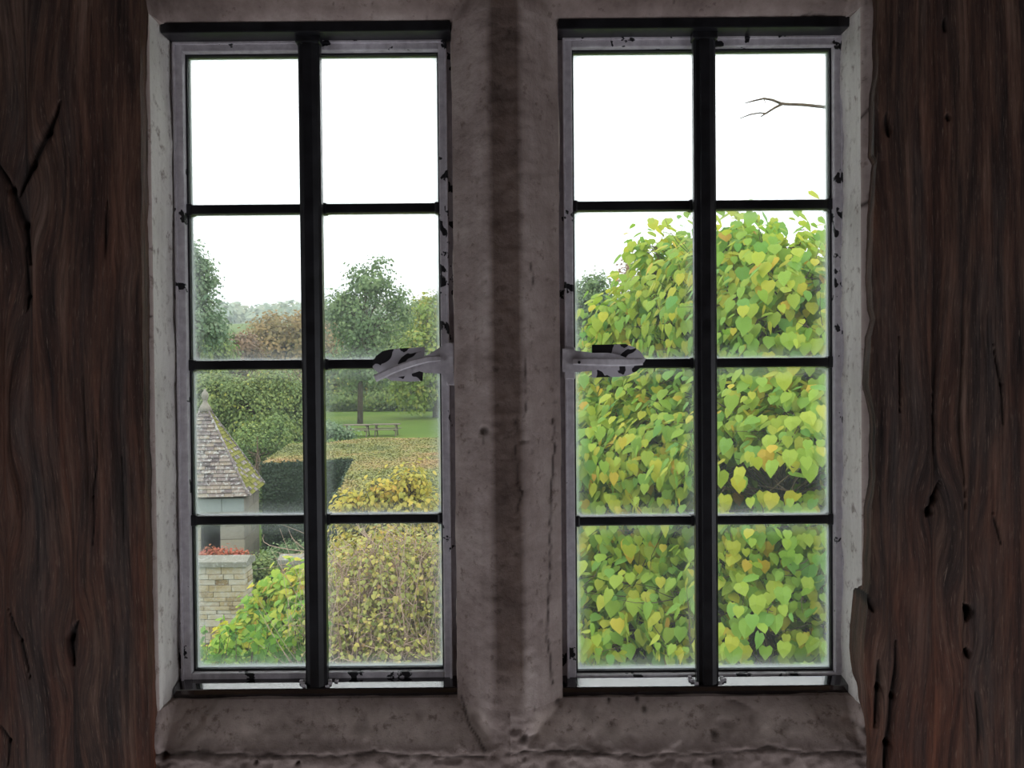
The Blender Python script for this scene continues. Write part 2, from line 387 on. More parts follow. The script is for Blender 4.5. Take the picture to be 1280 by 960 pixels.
def stone_part(name, x0, x1, z0, z1, seed, revs=(), label=None, parent=None, step=0.0028):
    nx = max(2, int((x1 - x0) / step)); nz = max(2, int((z1 - z0) / step))
    xs = np.linspace(x0, x1, nx); zs = np.linspace(z0, z1, nz)
    X, Z = np.meshgrid(xs, zs)
    d = np.minimum(rect_d(X, Z, OPEN[0]), rect_d(X, Z, OPEN[1]))
    ch = 0.052
    outer = np.clip(np.maximum(OPEN[0][0] - X, X - OPEN[1][1]) / 0.006 + 1.0, 0, 1)
    wob = (fbm(X * 9, Z * 9, 5) - 0.5) * 0.010
    dd = d + wob * np.clip(d / 0.02, 0, 1) + outer * (YC - YJ)
    prof = np.where(dd < ch, dd, ch)
    k = 0.010  # soft arris
    h_ = np.clip(0.5 + 0.5 * (ch - dd) / k, 0, 1)
    prof = ch * (1 - h_) + dd * h_ - k * h_ * (1 - h_)
    Y = YC - prof
    edge = np.clip(d / 0.006, 0, 1)
    rough = (fbm(X * 26, Z * 26, 11 + seed) - 0.5) * 0.0042 + (fbm(X * 80, Z * 110, 31 + seed) - 0.5) * 0.0030
    low = np.clip((OPEN[0][2] - Z) / 0.02, 0, 1)
    rough = rough * (1 + 1.8 * low)
    Y = Y + rough * (0.25 + 0.75 * edge)
    crack = np.zeros_like(X)
    # rough hacked hollows in the sill
    hol = np.clip((vn(X * 38, Z * 75, 77) - 0.74) * 6, 0, 1) * np.clip(low, 0, 1) * edge
    Y = Y + hol * 0.004; crack = np.maximum(crack, hol * 0.25)
    pit = np.clip((vn(X * 150, Z * 60, 91) - 0.93) * 14, 0, 1) * edge
    Y = Y + pit * 0.0022; crack = np.maximum(crack, pit * 0.55)
    for pl, hw, dep in STONE_CRACKS:
        w = [at(a, b, 1.31) for a, b in pl]
        for p, q in zip(w[:-1], w[1:]):
            jit = (vn(X * 120, Z * 120, 7) - 0.5) * 0.003
            ds, _ = seg_d(X + jit, Z + jit, (p.x, p.z), (q.x, q.z))
            g = np.exp(-(ds / hw) ** 2)
            Y = Y + 0.7 * dep * g * edge; crack = np.maximum(crack, g * 0.8)
    for a, b, r, dep in STONE_PITS:
        if r <= 0: continue
        p = at(a, b, 1.31); g = np.exp(-(((X - p.x) ** 2 + (Z - p.z) ** 2) / r ** 2) ** 1.5); Y = Y + g * dep; crack = np.maximum(crack, g * 0.75)
    # spalled flake in the sill (right)
    p = at(928, 893, 1.31); ex = (X - p.x) / 0.026; ez = (Z - p.z + 0.25 * (X - p.x)) / 0.009
    g = np.clip(1.6 - (ex ** 2 + ez ** 2) * 1.5, 0, 1); Y = Y + g * 0.010 * (0.4 + 0.6 * np.clip(ez * 0.5 + 0.5, 0, 1))
    crack = np.maximum(crack, np.clip(g, 0, 1) * np.clip(ez + 0.15, 0, 1) * 0.8)
    stain = np.clip((d - ch + 0.004) / 0.010, 0, 1) * 0.85 * (1 - outer)
    stain = stain * (1 - 0.55 * np.clip((OPEN[0][2] + 0.06 - Z) / 0.08, 0, 1))
    stain = np.maximum(stain, np.clip((Z - OPEN[0][3] + 0.004) / 0.02, 0, 1) * 0.55)
    V = np.stack([X, Y, Z], -1).reshape(-1, 3)
    idx = np.arange(nx * nz).reshape(nz, nx)
    F = np.stack([idx[:-1, :-1], idx[:-1, 1:], idx[1:, 1:], idx[1:, :-1]], -1).reshape(-1, 4)
    stain = stain.ravel(); crack = crack.ravel(); painted_light = (np.clip(1 - d / 0.004, 0, 1) * 0.8 if name == 'jamb' else low * np.clip((ch - dd) / 0.012, 0, 1) * 0.84 * np.clip(fbm(X * 14, Z * 20, 55) * 1.6, 0, 1)).ravel()  # mask of painted-in light: jamb edges and sill chamfer
    for (side, o) in revs:       # reveal strips running back from the chamfer to the frame
        ny = 22; ys = np.linspace(0, 1, ny)
        if side in 'lr':
            col = 0 if side == 'l' else nx - 1
            rows = [i for i in range(nz) if o[2] - 0.004 <= zs[i] <= o[3] + 0.004]
            base = idx[rows, col]
        else:
            row = 0 if side == 'b' else nz - 1
            cols = [i for i in range(nx) if o[0] - 0.004 <= xs[i] <= o[1] + 0.004]
            base = idx[row, cols]
        B = V[base]; n0 = len(V); blocks = []
        for j, t in enumerate(ys):
            Q = B.copy(); Q[:, 1] = B[:, 1] * (1 - t) + 1.43 * t
            nzv = (fbm(Q[:, 1] * 40, (Q[:, 2] if side in 'lr' else Q[:, 0]) * 40, 3 + seed) - 0.5) * 0.004 * min(1, j / 3)
            nzv = nzv + (fbm(Q[:, 1] * 5, (Q[:, 2] if side in 'lr' else Q[:, 0]) * 11, 13 + seed) - 0.5) * 0.008 * min(1, j / 3)
            if side in 'lr': Q[:, 0] += nzv
            else: Q[:, 2] += nzv
            blocks.append(Q)
        V = np.concatenate([V] + blocks); m_ = len(base)
        id2 = n0 + np.arange(ny * m_).reshape(ny, m_)
        f2 = np.stack([id2[:-1, :-1], id2[1:, :-1], id2[1:, 1:], id2[:-1, 1:]], -1).reshape(-1, 4)
        if side in 'rb': f2 = f2[:, ::-1]
        F = np.concatenate([F, f2])
        stain = np.concatenate([stain, np.zeros(ny * m_)]); crack = np.concatenate([crack, np.zeros(ny * m_)]); painted_light = np.concatenate([painted_light, np.full(ny * m_, 1.0 if name == 'jamb' else 0.3)])
    o_ = build(name, V, F, M['stone'], parent, {'stain': stain, 'crack': crack, 'lime': painted_light}, smooth=True)
    if label: o_['label'] = label
    return o_
sur = empty('trim_1', (0, 1.31, EYE - 0.66)); tag(sur, 'worn limestone window surround with chamfered edges around both window lights', 'window surround', kind='structure')
L0, L1 = OPEN
zlo = min(L0[2], L1[2]); zhi = max(L0[3], L1[3])
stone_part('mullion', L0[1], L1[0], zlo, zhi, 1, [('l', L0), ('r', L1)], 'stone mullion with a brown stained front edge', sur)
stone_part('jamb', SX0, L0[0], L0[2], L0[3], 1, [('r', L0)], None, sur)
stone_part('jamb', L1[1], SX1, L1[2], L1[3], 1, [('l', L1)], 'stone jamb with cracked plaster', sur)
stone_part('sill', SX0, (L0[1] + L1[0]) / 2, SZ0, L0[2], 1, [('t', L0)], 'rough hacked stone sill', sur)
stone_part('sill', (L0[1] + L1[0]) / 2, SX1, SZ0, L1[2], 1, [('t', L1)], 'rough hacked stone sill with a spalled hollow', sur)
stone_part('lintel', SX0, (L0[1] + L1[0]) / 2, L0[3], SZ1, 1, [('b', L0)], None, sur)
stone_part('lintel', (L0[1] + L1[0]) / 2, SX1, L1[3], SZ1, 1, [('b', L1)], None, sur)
# solid core behind the worked faces
cb = MB(); yc0, yc1 = 1.352, 1.44
e_ = 0.012
cb.box(SX0, L0[0] - e_, yc0, yc1, SZ0, SZ1); cb.box(L1[1] + e_, SX1, yc0, yc1, SZ0, SZ1); cb.box(L0[1] + e_, L1[0] - e_, yc0, 1.50, zlo - 0.02, zhi + 0.02)
cb.box(L0[0] - e_, L1[1] + e_, yc0, yc1, SZ0, zlo - e_); cb.box(L0[0] - e_, L1[1] + e_, yc0, yc1, zhi + e_, SZ1)
cb.build('stone_core', M['exterior'], sur)
wf = MB(); yw0, yw1 = 1.345, 1.60
wf.box(-RX, SX0, yw0, 1.44, FLOOR - 0.12, RT + 0.12); wf.box(SX1, RX, yw0, 1.44, FLOOR - 0.12, RT + 0.12)
wf.box(SX0, SX1, yw0, 1.44, FLOOR - 0.12, SZ0); wf.box(SX0, SX1, yw0, 1.44, SZ1, RT + 0.12)
wf.box(-RX, -0.60, 1.44, yw1, 0, RT + 0.3); wf.box(0.60, RX, 1.44, yw1, 0, RT + 0.3)
wf.box(-0.60, 0.60, 1.44, yw1, 0, EYE - 0.56); wf.box(-0.60, 0.60, 1.44, yw1, EYE + 0.60, RT + 0.3)
tag(wf.build('wall_front', M['exterior']), 'thick stone wall that the window is set in', 'wall', kind='structure')

# ------------------------------------------------------------------ window lights
def frame_mesh(mb, xo0, xo1, zo0, zo1, xi0, xi1, zi0, zi1, y0, y1, b=0.0015):
    mb.box(xo0, xi0, y0, y1, zo0, zo1, b); mb.box(xi1, xo1, y0, y1, zo0, zo1, b)
    mb.box(xi0 - 0.0005, xi1 + 0.0005, y0, y1, zo0, zi0, b); mb.box(xi0 - 0.0005, xi1 + 0.0005, y0, y1, zi1, zo1, b)
def window(n, O, G, stx, bars, label, catch):
    w = empty('window_%d' % n, ((O[0] + O[1]) / 2, YG, O[2])); tag(w, label, 'window', kind='structure')
    gx0, gx1, gz0, gz1 = G
    # fixed outer frame, a plain square iron section set into the reveal
    cw = 0.0165; iw = 0.003
    cx0, cx1, cz0, cz1 = gx0 - iw - 0.0135, gx1 + iw + 0.0125, gz0 - iw - 0.0135, gz1 + iw + 0.0135
    m = MB(); frame_mesh(m, O[0] - 0.004, O[1] + 0.004, O[2] - 0.002, O[3] + 0.004, cx0 + 0.001, cx1 - 0.001, cz0 + 0.001, cz1 - 0.001, 1.386, 1.415)
    m.build('outer_frame', M['paint'], w)
    m = MB(); frame_mesh(m, cx0, cx1, cz0, cz1, gx0 - iw, gx1 + iw, gz0 - iw, gz1 + iw, 1.379, 1.410, 0.002)
    # raised outer lip of the casement
    frame_mesh(m, cx0, cx1, cz0, cz1, cx0 + 0.0035, cx1 - 0.0035, cz0 + 0.0035, cz1 - 0.0035, 1.3755, 1.382, 0.0008)
    m.build('casement_frame', M['paint'], w)
    m = MB(); frame_mesh(m, gx0 - iw - 0.001, gx1 + iw + 0.001, gz0 - iw - 0.001, gz1 + iw + 0.001, gx0 - 0.0002, gx1 + 0.0002, gz0 - 0.0002, gz1 + 0.0002, 1.391, 1.408, 0.001)
    m.build('glazing_bead', M['putty'], w)
    sxc = stx; zs = [gz0] + bars[::-1] + [gz1]
    hb = 0.0068
    for z in bars:
        m = MB(); m.box(gx0 - iw, gx1 + iw, 1.388, 1.407, z - hb, z + hb, 0.0025)
        # swollen soldered ends
        for xx in (gx0, gx1, sxc - 0.013, sxc + 0.013): m.box(xx - 0.005, xx + 0.005, 1.387, 1.408, z - hb - 0.0016, z + hb + 0.0016, 0.0028)
        m.build('glazing_bar', M['iron'], w)
    m = MB(); m.box(sxc - 0.0065, sxc + 0.0065, 1.389, 1.409, gz0 - iw, gz1 + iw, 0.002); m.build('centre_bar', M['iron'], w)
    cols = ((gx0 - 0.002, sxc), (sxc, gx1 + 0.002))
    for i in range(4):
        for (a, b) in cols:
            q = MB(); z0_ = zs[i] - 0.001 + (hb - 0.003 if i else 0); z1_ = zs[i + 1] + 0.001 - (hb - 0.003 if i < 3 else 0)
            a_ = a + (0.003 if a == sxc else 0); b_ = b - (0.003 if b == sxc else 0)
            q.box(a_, b_, 1.3985, 1.4015, z0_, z1_); q.build('pane', M['glass'], w)
    # stout stanchion standing free in front of the glass, square bar with a rebated left side
    m = MB(); y0 = 1.355; hw = 0.0155
    prof = [(-hw, 0.010), (-hw, 0.022), (hw, 0.022), (hw, 0.008), (hw - 0.0035, 0.0035), (hw * 0.35, 0.0), (-hw * 0.45, 0.0), (-hw * 0.5, 0.006), (-hw + 0.003, 0.007)]
    zt = O[3] - 0.012; zb_ = O[2] + 0.0105
    vs = [(sxc_ + px, y0 + py, z) for z, sxc_ in ((zb_, stx), (zt, stx)) for px, py in prof]; k = len(prof)
    m.add(vs, [tuple(range(k)), tuple(range(2 * k - 1, k - 1, -1))] + [(i, i + k, (i + 1) % k + k, (i + 1) % k) for i in range(k)])
    m.box(stx - hw - 0.002, stx + hw + 0.002, 1.3535, 1.378, zt - 0.010, zt, 0.002)
    # broken cement around its foot
    m.build('stanchion', M['iron'], w)
    foot = MB(); rr = random.Random(n)
    for s in (-1, 1):
        for j in range(5):
            xx = stx + s * (hw + 0.001 + 0.003 * j * rr.random()); foot.box(xx - 0.0025, xx + 0.0025, 1.356 + 0.003 * j, 1.359 + 0.004 * j, zb_ - 0.002, zb_ + 0.003 + 0.0012 * j + 0.0025 * rr.random(), 0.0008)
    foot.build('cement_foot', M['paint'], w)
    m = MB(); zf = O[2] + 0.0118
    xa, xb = O[0] + 0.001, O[1] - 0.001; pr = [(1.353, O[2] - 0.002), (1.352, zf - 0.0012), (1.3532, zf), (1.380, zf + 0.0058), (1.392, zf + 0.0058), (1.392, O[2] - 0.002)]
    k = len(pr); m.add([(x, y, z) for x in (xa, xb) for y, z in pr], [tuple(range(k - 1, -1, -1)), tuple(range(k, 2 * k))] + [(i, (i + 1) % k, (i + 1) % k + k, i + k) for i in range(k)])
    m.build('sill_board', M['sill'], w)['label'] = 'glossy black board reflecting the sky'
    m = MB(); m.box(O[0] + 0.001, O[1] - 0.001, YC - 0.004, 1.392, O[3] - 0.0125, O[3] + 0.002, 0.0018); m.build('head_board', M['iron'], w)
    catch(w)
    return w
def hb_z(p0, p1): return avz(p0, p1, YG - 0.005)
def spade(pts, Y, th, mb):
    mb.prism([(at(a, b, Y).x, at(a, b, Y).z) for a, b in pts], Y, Y + th)
def curve_pts(c, n=1): return c
def bar3(mb, pts, ws, ths):
    """flat tapering bar through 3D points (world), half width in z and half thickness in y"""
    vs = []; fs = []
    for i, (p, w_, t_) in enumerate(zip(pts, ws, ths)):
        a = pts[max(i - 1, 0)]; b = pts[min(i + 1, len(pts) - 1)]; d = (b - a).normalized()
        up = Vector((-d.z, 0, d.x)); up.normalize(); yv = d.cross(up) ; yv.normalize()
        for (s, q) in ((1, 0.6), (0.6, 1), (-0.6, 1), (-1, 0.6), (-1, -0.6), (-0.6, -1), (0.6, -1), (1, -0.6)): vs.append(p + up * w_ * s + yv * t_ * q)
    k = 8
    for i in range(len(pts) - 1):
        for j in range(k): fs.append((i * k + j, i * k + (j + 1) % k, (i + 1) * k + (j + 1) % k, (i + 1) * k + j))
    fs += [tuple(range(k - 1, -1, -1)), tuple((len(pts) - 1) * k + j for j in range(k))]
    mb.add(vs, fs)
def catch_left(w):
    Y = 1.362
    m = MB(); spade([(560, 428), (566, 430), (567, 470), (560, 480), (552, 467), (531, 466), (524, 464), (505, 470), (487, 473), (480, 470), (500, 459), (522, 449), (536, 443)], Y + 0.004, 0.006, m)
    m.box(at(553, 0, Y).x, at(567, 0, Y).x, 1.368, 1.38, at(556, 482, Y).z, at(556, 428, Y).z, 0.002)
    h = m.build('window_catch', M['paint'], w); h['label'] = 'chipped white fastener turned slightly downward'
    m = MB(); spade([(531, 434), (528, 476), (512, 477), (490, 476), (476, 469), (466, 460), (465, 453), (470, 445), (478, 439), (488, 436.5), (500, 435.5)], Y + 0.012, 0.004, m)
    m.build('plate', M['paint2'], h)
    m = MB(); P = [at(550, 448, Y), at(535, 449, Y - 0.006), at(515, 454, Y - 0.011), at(495, 461, Y - 0.012), at(469, 473, Y - 0.011)]
    bar3(m, P, [0.004, 0.0048, 0.005, 0.005, 0.0052], [0.003, 0.0035, 0.0035, 0.003, 0.003]); m.build('lever', M['paint'], h)
def catch_right(w):
    Y = 1.362
    m = MB(); spade([(703, 436), (712, 437), (740, 441), (760, 441), (772, 443), (785, 448), (785, 455), (770, 459), (750, 462), (735, 464), (712, 466), (703, 465)], Y + 0.004, 0.006, m)
    m.box(at(702, 0, Y).x, at(716, 0, Y).x, 1.368, 1.38, at(708, 474, Y).z, at(708, 434, Y).z, 0.002)
    h = m.build('window_catch', M['paint'], w); h['label'] = 'chipped white fastener lying level'
    m = MB(); spade([(740, 431), (782, 430), (793, 434), (801, 440), (807, 449), (803, 457), (796, 464), (786, 469), (774, 471), (740, 472)], Y + 0.012, 0.004, m)
    m.build('plate', M['paint2'], h)
    m = MB(); P = [at(717, 452, Y), at(735, 452, Y - 0.008), at(760, 452.5, Y - 0.011), at(785, 452.5, Y - 0.011), at(803, 452, Y - 0.009)]
    bar3(m, P, [0.0045, 0.0055, 0.006, 0.006, 0.005], [0.003, 0.0035, 0.0035, 0.003, 0.003]); m.build('lever', M['paint'], h)
    m = MB(); m.tube([at(724, 453, Y - 0.008), at(724, 453, Y + 0.004)], 0.0022, 8); m.build('screw', M['iron'], h)
def m_paint2():
    t = NT('flaking_white_paint'); c = t.coord(); n = t.noise(c, 38, 2, 0.4, 0.6)
    chips = t.ramp(n, [(0.49, BLK), (0.50, WHT)]); col = t.mixc(chips, lin(186, 180, 186), lin(34, 30, 34))
    return t.fin(t.prin(col, 0.5, 0.4, normal=t.bump(t.math('SUBTRACT', 1.0, chips), 0.5, 0.0008)))
M['paint2'] = m_paint2()
YB = 1.395
window(1, L0, GL[0], avx((385, 60), (393, 840), 1.355), [avz((306, 262), (474, 261), YB), avz((308, 456), (450, 455), YB), avz((310, 649), (480, 648), YB)],
       'left window light, iron casement of eight panes with a black stanchion', catch_left)
window(2, L1, GL[1], avx((881, 60), (887, 840), 1.355), [avz((793, 258), (965, 256), YB), avz((840, 454), (968, 453), YB), avz((797, 651), (969, 648), YB)],
       'right window light, iron casement of eight panes with a black stanchion', catch_right)

# ------------------------------------------------------------------ the oak posts on either side
def post(name, edge, far, side, knots, cracks, label, seed):
    """edge: pixel polyline of the inner edge; far: world x of the outer edge"""
    YP = 1.262
    ez = np.array([at(a, b, YP).z for a, b in edge])[::-1]; ex = np.array([at(a, b, YP).x for a, b in edge])[::-1]
    z0, z1 = EYE - 0.70, EYE + 0.72
    nz, nx = 900, 190
    zs = np.linspace(z0, z1, nz); s = np.linspace(0, 1, nx) ** 1.05
    E_ = np.interp(zs, ez, ex) + (fbm(zs * 30, zs * 0, seed) - 0.5) * 0.0025
    X = E_[:, None] * (1 - s[None]) + far * s[None]; Z = np.repeat(zs[:, None], nx, 1)
    u = X.copy() + (fbm(X * 4 + 3, Z * 1.3, seed + 1) - 0.5) * 0.035 + (fbm(X * 14, Z * 4, seed + 2) - 0.5) * 0.006
    for a, b, r, amp in knots:
        p = at(a, b, YP); dx = X - p.x; dz = Z - p.z
        g = np.exp(-(dx ** 2 / (2.2 * r) ** 2 + dz ** 2 / (5 * r) ** 2))
        rr = np.sqrt(dx ** 2 + (dz * 0.45) ** 2)
        u = u * (1 - g * amp) + g * amp * (p.x + dx / np.sqrt(dx ** 2 + 0.004 ** 2) * rr * 0.9 + dx * 0.1)
    rel = (vn(u * 60, Z * 1.7, seed + 3) - 0.5) * 0.0028 + (vn(u * 240, Z * 5, seed + 4) - 0.5) * 0.0022 + (fbm(X * 5, Z * 3, seed + 5) - 0.5) * 0.012
    crack = np.clip((vn(u * 110, Z * 1.8, seed + 9) - 0.80) * 7, 0, 1)
    rel = rel - crack * 0.003; crack = crack * 0.55
    for pl, hw, dep in cracks:
        w = [at(a, b, YP) for a, b in pl]; n_ = len(w) - 1
        for i, (p, q) in enumerate(zip(w[:-1], w[1:])):
            jit = (vn(X * 60, Z * 25, 7) - 0.5) * 0.004
            ds, t = seg_d(X + jit, Z, (p.x, p.z), (q.x, q.z)); tt = (i + t) / n_
            hww = hw * (0.25 + 1.3 * np.sin(np.pi * np.clip(tt, 0.02, 0.98)))
            g = np.exp(-(ds / hww) ** 2); rel = rel - dep * g; crack = np.maximum(crack, g * 0.9)
    round_ = np.clip(1 - np.abs(X - E_[:, None]) / 0.012, 0, 1) ** 2 * 0.008
    Y = YP - rel + round_
    V = np.stack([X, Y, Z], -1).reshape(-1, 3); idx = np.arange(nx * nz).reshape(nz, nx)
    F = np.stack([idx[:-1, :-1], idx[:-1, 1:], idx[1:, 1:], idx[1:, :-1]], -1).reshape(-1, 4)
    if side < 0: F = F[:, ::-1]
    # inner side face back to the stone
    B = V[idx[:, 0]]; ny = 8; n0 = len(V); bl = []
    for j in range(ny):
        t = j / (ny - 1); Q = B.copy(); Q[:, 1] = B[:, 1] * (1 - t) + 1.335 * t; Q[:, 0] += side * 0.003 * t; bl.append(Q)
    V = np.concatenate([V] + bl); id2 = n0 + np.arange(ny * nz).reshape(ny, nz)
    f2 = np.stack([id2[:-1, :-1], id2[1:, :-1], id2[1:, 1:], id2[:-1, 1:]], -1).reshape(-1, 4)
    if side < 0: f2 = f2[:, ::-1]
    F = np.concatenate([F, f2])
    ext = lambda A: np.concatenate([A.ravel(), np.tile(A[:, 0], ny)])
    grain = np.concatenate([u.ravel(), (u[:, 0][None] + np.linspace(0, 0.05, ny)[:, None]).ravel()])
    red = np.clip(0.95 - (Z - (EYE - 0.45)) * 0.75, 0.12, 1)
    # outer and back faces close the timber
    o = build(name, V, F, M['wood'], None, {'grain': grain + seed, 'along': ext(Z), 'crack': ext(crack), 'reddish': ext(red)}, smooth=True)
    tag(o, label, 'post')
    return o
post('oak_post', [(170, -80), (172, 0), (171, 100), (173, 200), (175, 400), (177, 560), (179, 700), (181, 800), (184, 900), (186, 1040)], -0.88, -1,
     [(35, 235, 0.030, 0.9), (95, 800, 0.022, 0.9), (150, 318, 0.010, 0.8), (8, 640, 0.03, 0.7)],
     [([(74, 126), (58, 165), (38, 205), (22, 245)], 0.0035, 0.008), ([(-2, 205), (12, 235), (30, 280), (38, 330)], 0.0035, 0.007), ([(30, 300), (36, 370), (34, 390)], 0.002, 0.005),
      ([(98, 776), (91, 796), (94, 830)], 0.0035, 0.007), ([(10, 760), (26, 800), (38, 850)], 0.0015, 0.004), ([(0, 905), (14, 925), (10, 960)], 0.002, 0.004),
      ([(121, 500), (118, 620), (115, 700)], 0.0009, 0.003), ([(152, 560), (153, 690)], 0.0009, 0.003), ([(132, 250), (130, 330)], 0.0012, 0.004)],
     'rough weathered dark oak post left of the window, with a diagonal split', 3)
post('oak_post', [(1102, -80), (1101, 20), (1100, 90), (1097, 108), (1095, 190), (1099, 200), (1095, 270), (1093, 340), (1095, 385), (1098, 398), (1093, 420), (1090, 480), (1097, 520), (1096, 600), (1092, 640), (1090, 700), (1091, 735), (1088, 760), (1084, 800), (1083, 830), (1088, 870), (1092, 930), (1092, 1040)], 0.88, 1,
     [(1165, 640, 0.026, 0.95), (1206, 762, 0.022, 0.95), (1208, 800, 0.010, 0.8), (1110, 830, 0.02, 0.7)],
     [([(1176, 600), (1168, 622), (1162, 636)], 0.0022, 0.007), ([(1164, 632), (1158, 644)], 0.0035, 0.009), ([(1203, 754), (1210, 762), (1207, 776)], 0.003, 0.009),
      ([(1207, 808), (1209, 822)], 0.0025, 0.009), ([(1097, 825), (1100, 860), (1097, 910)], 0.0028, 0.010), ([(1120, 800), (1117, 870), (1110, 930), (1106, 975)], 0.0028, 0.010),
      ([(1182, 20), (1183, 40)], 0.002, 0.005), ([(1242, 430), (1252, 480), (1254, 530)], 0.0014, 0.004), ([(1110, 140), (1112, 170)], 0.003, 0.006), ([(1187, 140), (1188, 150)], 0.002, 0.005),
      ([(1240, 640), (1250, 680)], 0.0013, 0.004), ([(1088, 745), (1092, 765)], 0.002, 0.008), ([(1123, 420), (1124, 520)], 0.0012, 0.004), ([(1221, 860), (1226, 960)], 0.0014, 0.004)],
     'rough reddish oak post right of the window, with knots and a ragged edge', 8)

# ================================================================== OUTSIDE
def gz(x, y):
    """height of the ground"""
    h = np.interp(y, [0, 31, 43, 100, 130, 180, 250, 400, 800], [0, 0, 1.95, 1.95, 4.6, 12.3, 18, 24, 26])
    return h + (fbm(np.asarray(x) * 0.02 + 5, np.asarray(y) * 0.02, 3) - 0.5) * np.interp(y, [0, 110, 400], [0, 0, 6])
ys = np.concatenate([np.linspace(1.6, 110, 110), np.linspace(113, 800, 120)]); xs = np.linspace(-1, 1, 140)
Yg, S = np.meshgrid(ys, xs, indexing='ij'); Xg = S * (30 + Yg * 1.0); Zg = gz(Xg, Yg)
idx = np.arange(Yg.size).reshape(Yg.shape)
Fg = np.stack([idx[:-1, :-1], idx[:-1, 1:], idx[1:, 1:], idx[1:, :-1]], -1).reshape(-1, 4)
tag(build('ground', np.stack([Xg, Yg, Zg], -1).reshape(-1, 3), Fg, M['ground'], smooth=True, loc=(0, 0, 0)), 'green lawn and fields rising from the garden to the hill', 'ground', kind='structure')

# ---- leaves
HEART = (np.array([(0, 0, 0), (.26, -.13, -.05), (.5, .12, -.14), (.42, .52, -.16), (0, 1.05, -.22), (-.42, .52, -.16), (-.5, .12, -.14), (-.26, -.13, -.05), (0, .45, .0)]),
         np.array([(0, 1, 2, 8), (8, 2, 3, 4), (0, 8, 6, 7), (8, 4, 5, 6)]))
OVAL = (np.array([(0, 0, 0), (.38, .45, -.06), (0, 1, -.05), (-.38, .45, -.06)]), np.array([(0, 1, 2, 3)]))
def frames(rng, N, droop, jitter):
    """leaf frames from outward normals N; tips droop downwards"""
    N = N + rng.normal(0, jitter, N.shape); N /= np.linalg.norm(N, axis=1, keepdims=True) + 1e-9
    T = rng.normal(0, 1, N.shape) * (1 - droop) + np.array([0, 0, -1.0]) * droop
    T -= N * (T * N).sum(1, keepdims=True); T /= np.linalg.norm(T, axis=1, keepdims=True) + 1e-9
    S_ = np.cross(T, N); return S_, T, N
def leaf_mesh(P, S_, T, N, size, var, tmpl):
    tv, tf = tmpl; n, k = len(P), len(tv)
    sz = size[:, None, None]
    V = P[:, None, :] + sz * (tv[None, :, 0, None] * S_[:, None] + tv[None, :, 1, None] * T[:, None] + tv[None, :, 2, None] * N[:, None])
    F = (np.arange(n)[:, None, None] * k + tf[None]).reshape(-1, tf.shape[1])
    return V.reshape(-1, 3), F, np.repeat(var, k)
def sample_crown(rng, blobs, n_clumps, per, cr, shell=0.55, flat=0.7, colour=0.6):
    """blobs: (centre, radii). clumps lie in the outer shell of the union; leaves scatter round each clump"""
    vol = np.array([b[1][0] * b[1][2] + b[1][1] * b[1][2] for b in blobs]); pr = vol / vol.sum()
    C, O_ = [], []
    tries = 0
    while len(C) < n_clumps and tries < n_clumps * 30:
        tries += 1
        i = rng.choice(len(blobs), p=pr); c, r = blobs[i]; d = rng.normal(0, 1, 3); d /= np.linalg.norm(d)
        rad = shell + (1 - shell) * rng.random() ** 0.6
        p = np.array(c) + d * rad * np.array(r)
        inside = False
        for j, (c2, r2) in enumerate(blobs):
            if j != i and (((p - np.array(c2)) / np.array(r2)) ** 2).sum() < 0.45: inside = True; break
        if inside: continue
        C.append(p); O_.append(d)
    C = np.array(C); O_ = np.array(O_); n = len(C)
    cv = rng.random(n)
    P = np.repeat(C, per, 0); D = rng.normal(0, 1, P.shape) * cr * np.array([1, 1, flat]); P = P + D
    N = np.repeat(O_, per, 0) * 0.7 + D / (np.linalg.norm(D, axis=1, keepdims=True) + 1e-9) * 0.6 + np.array([0, 0, 0.45])
    var = np.clip(np.repeat(cv, per) * colour + rng.random(len(P)) * (1 - colour), 0, 1)
    return P, N, var, C
def px_blob(px, py, Y, rx, ry, rd=None):
    c = at(px, py, Y); k = Y / F_PX
    return (tuple(c), (rx * k, (rd if rd is not None else rx * k), ry * k))
def limb(mb, a, b, r0, r1, rng, bend=0.15, n=5, sides=5):
    a = Vector(a); b = Vector(b); L = (b - a).length; pts = []; 
    off = Vector(rng.normal(0, 1, 3)) * L * bend * 0.5; off.z = abs(off.z) * -0.6
    for i in range(n + 1):
        t = i / n; pts.append(a.lerp(b, t) + off * math.sin(math.pi * t))
    mb.tube(pts, [r0 + (r1 - r0) * i / n for i in range(n + 1)], sides)
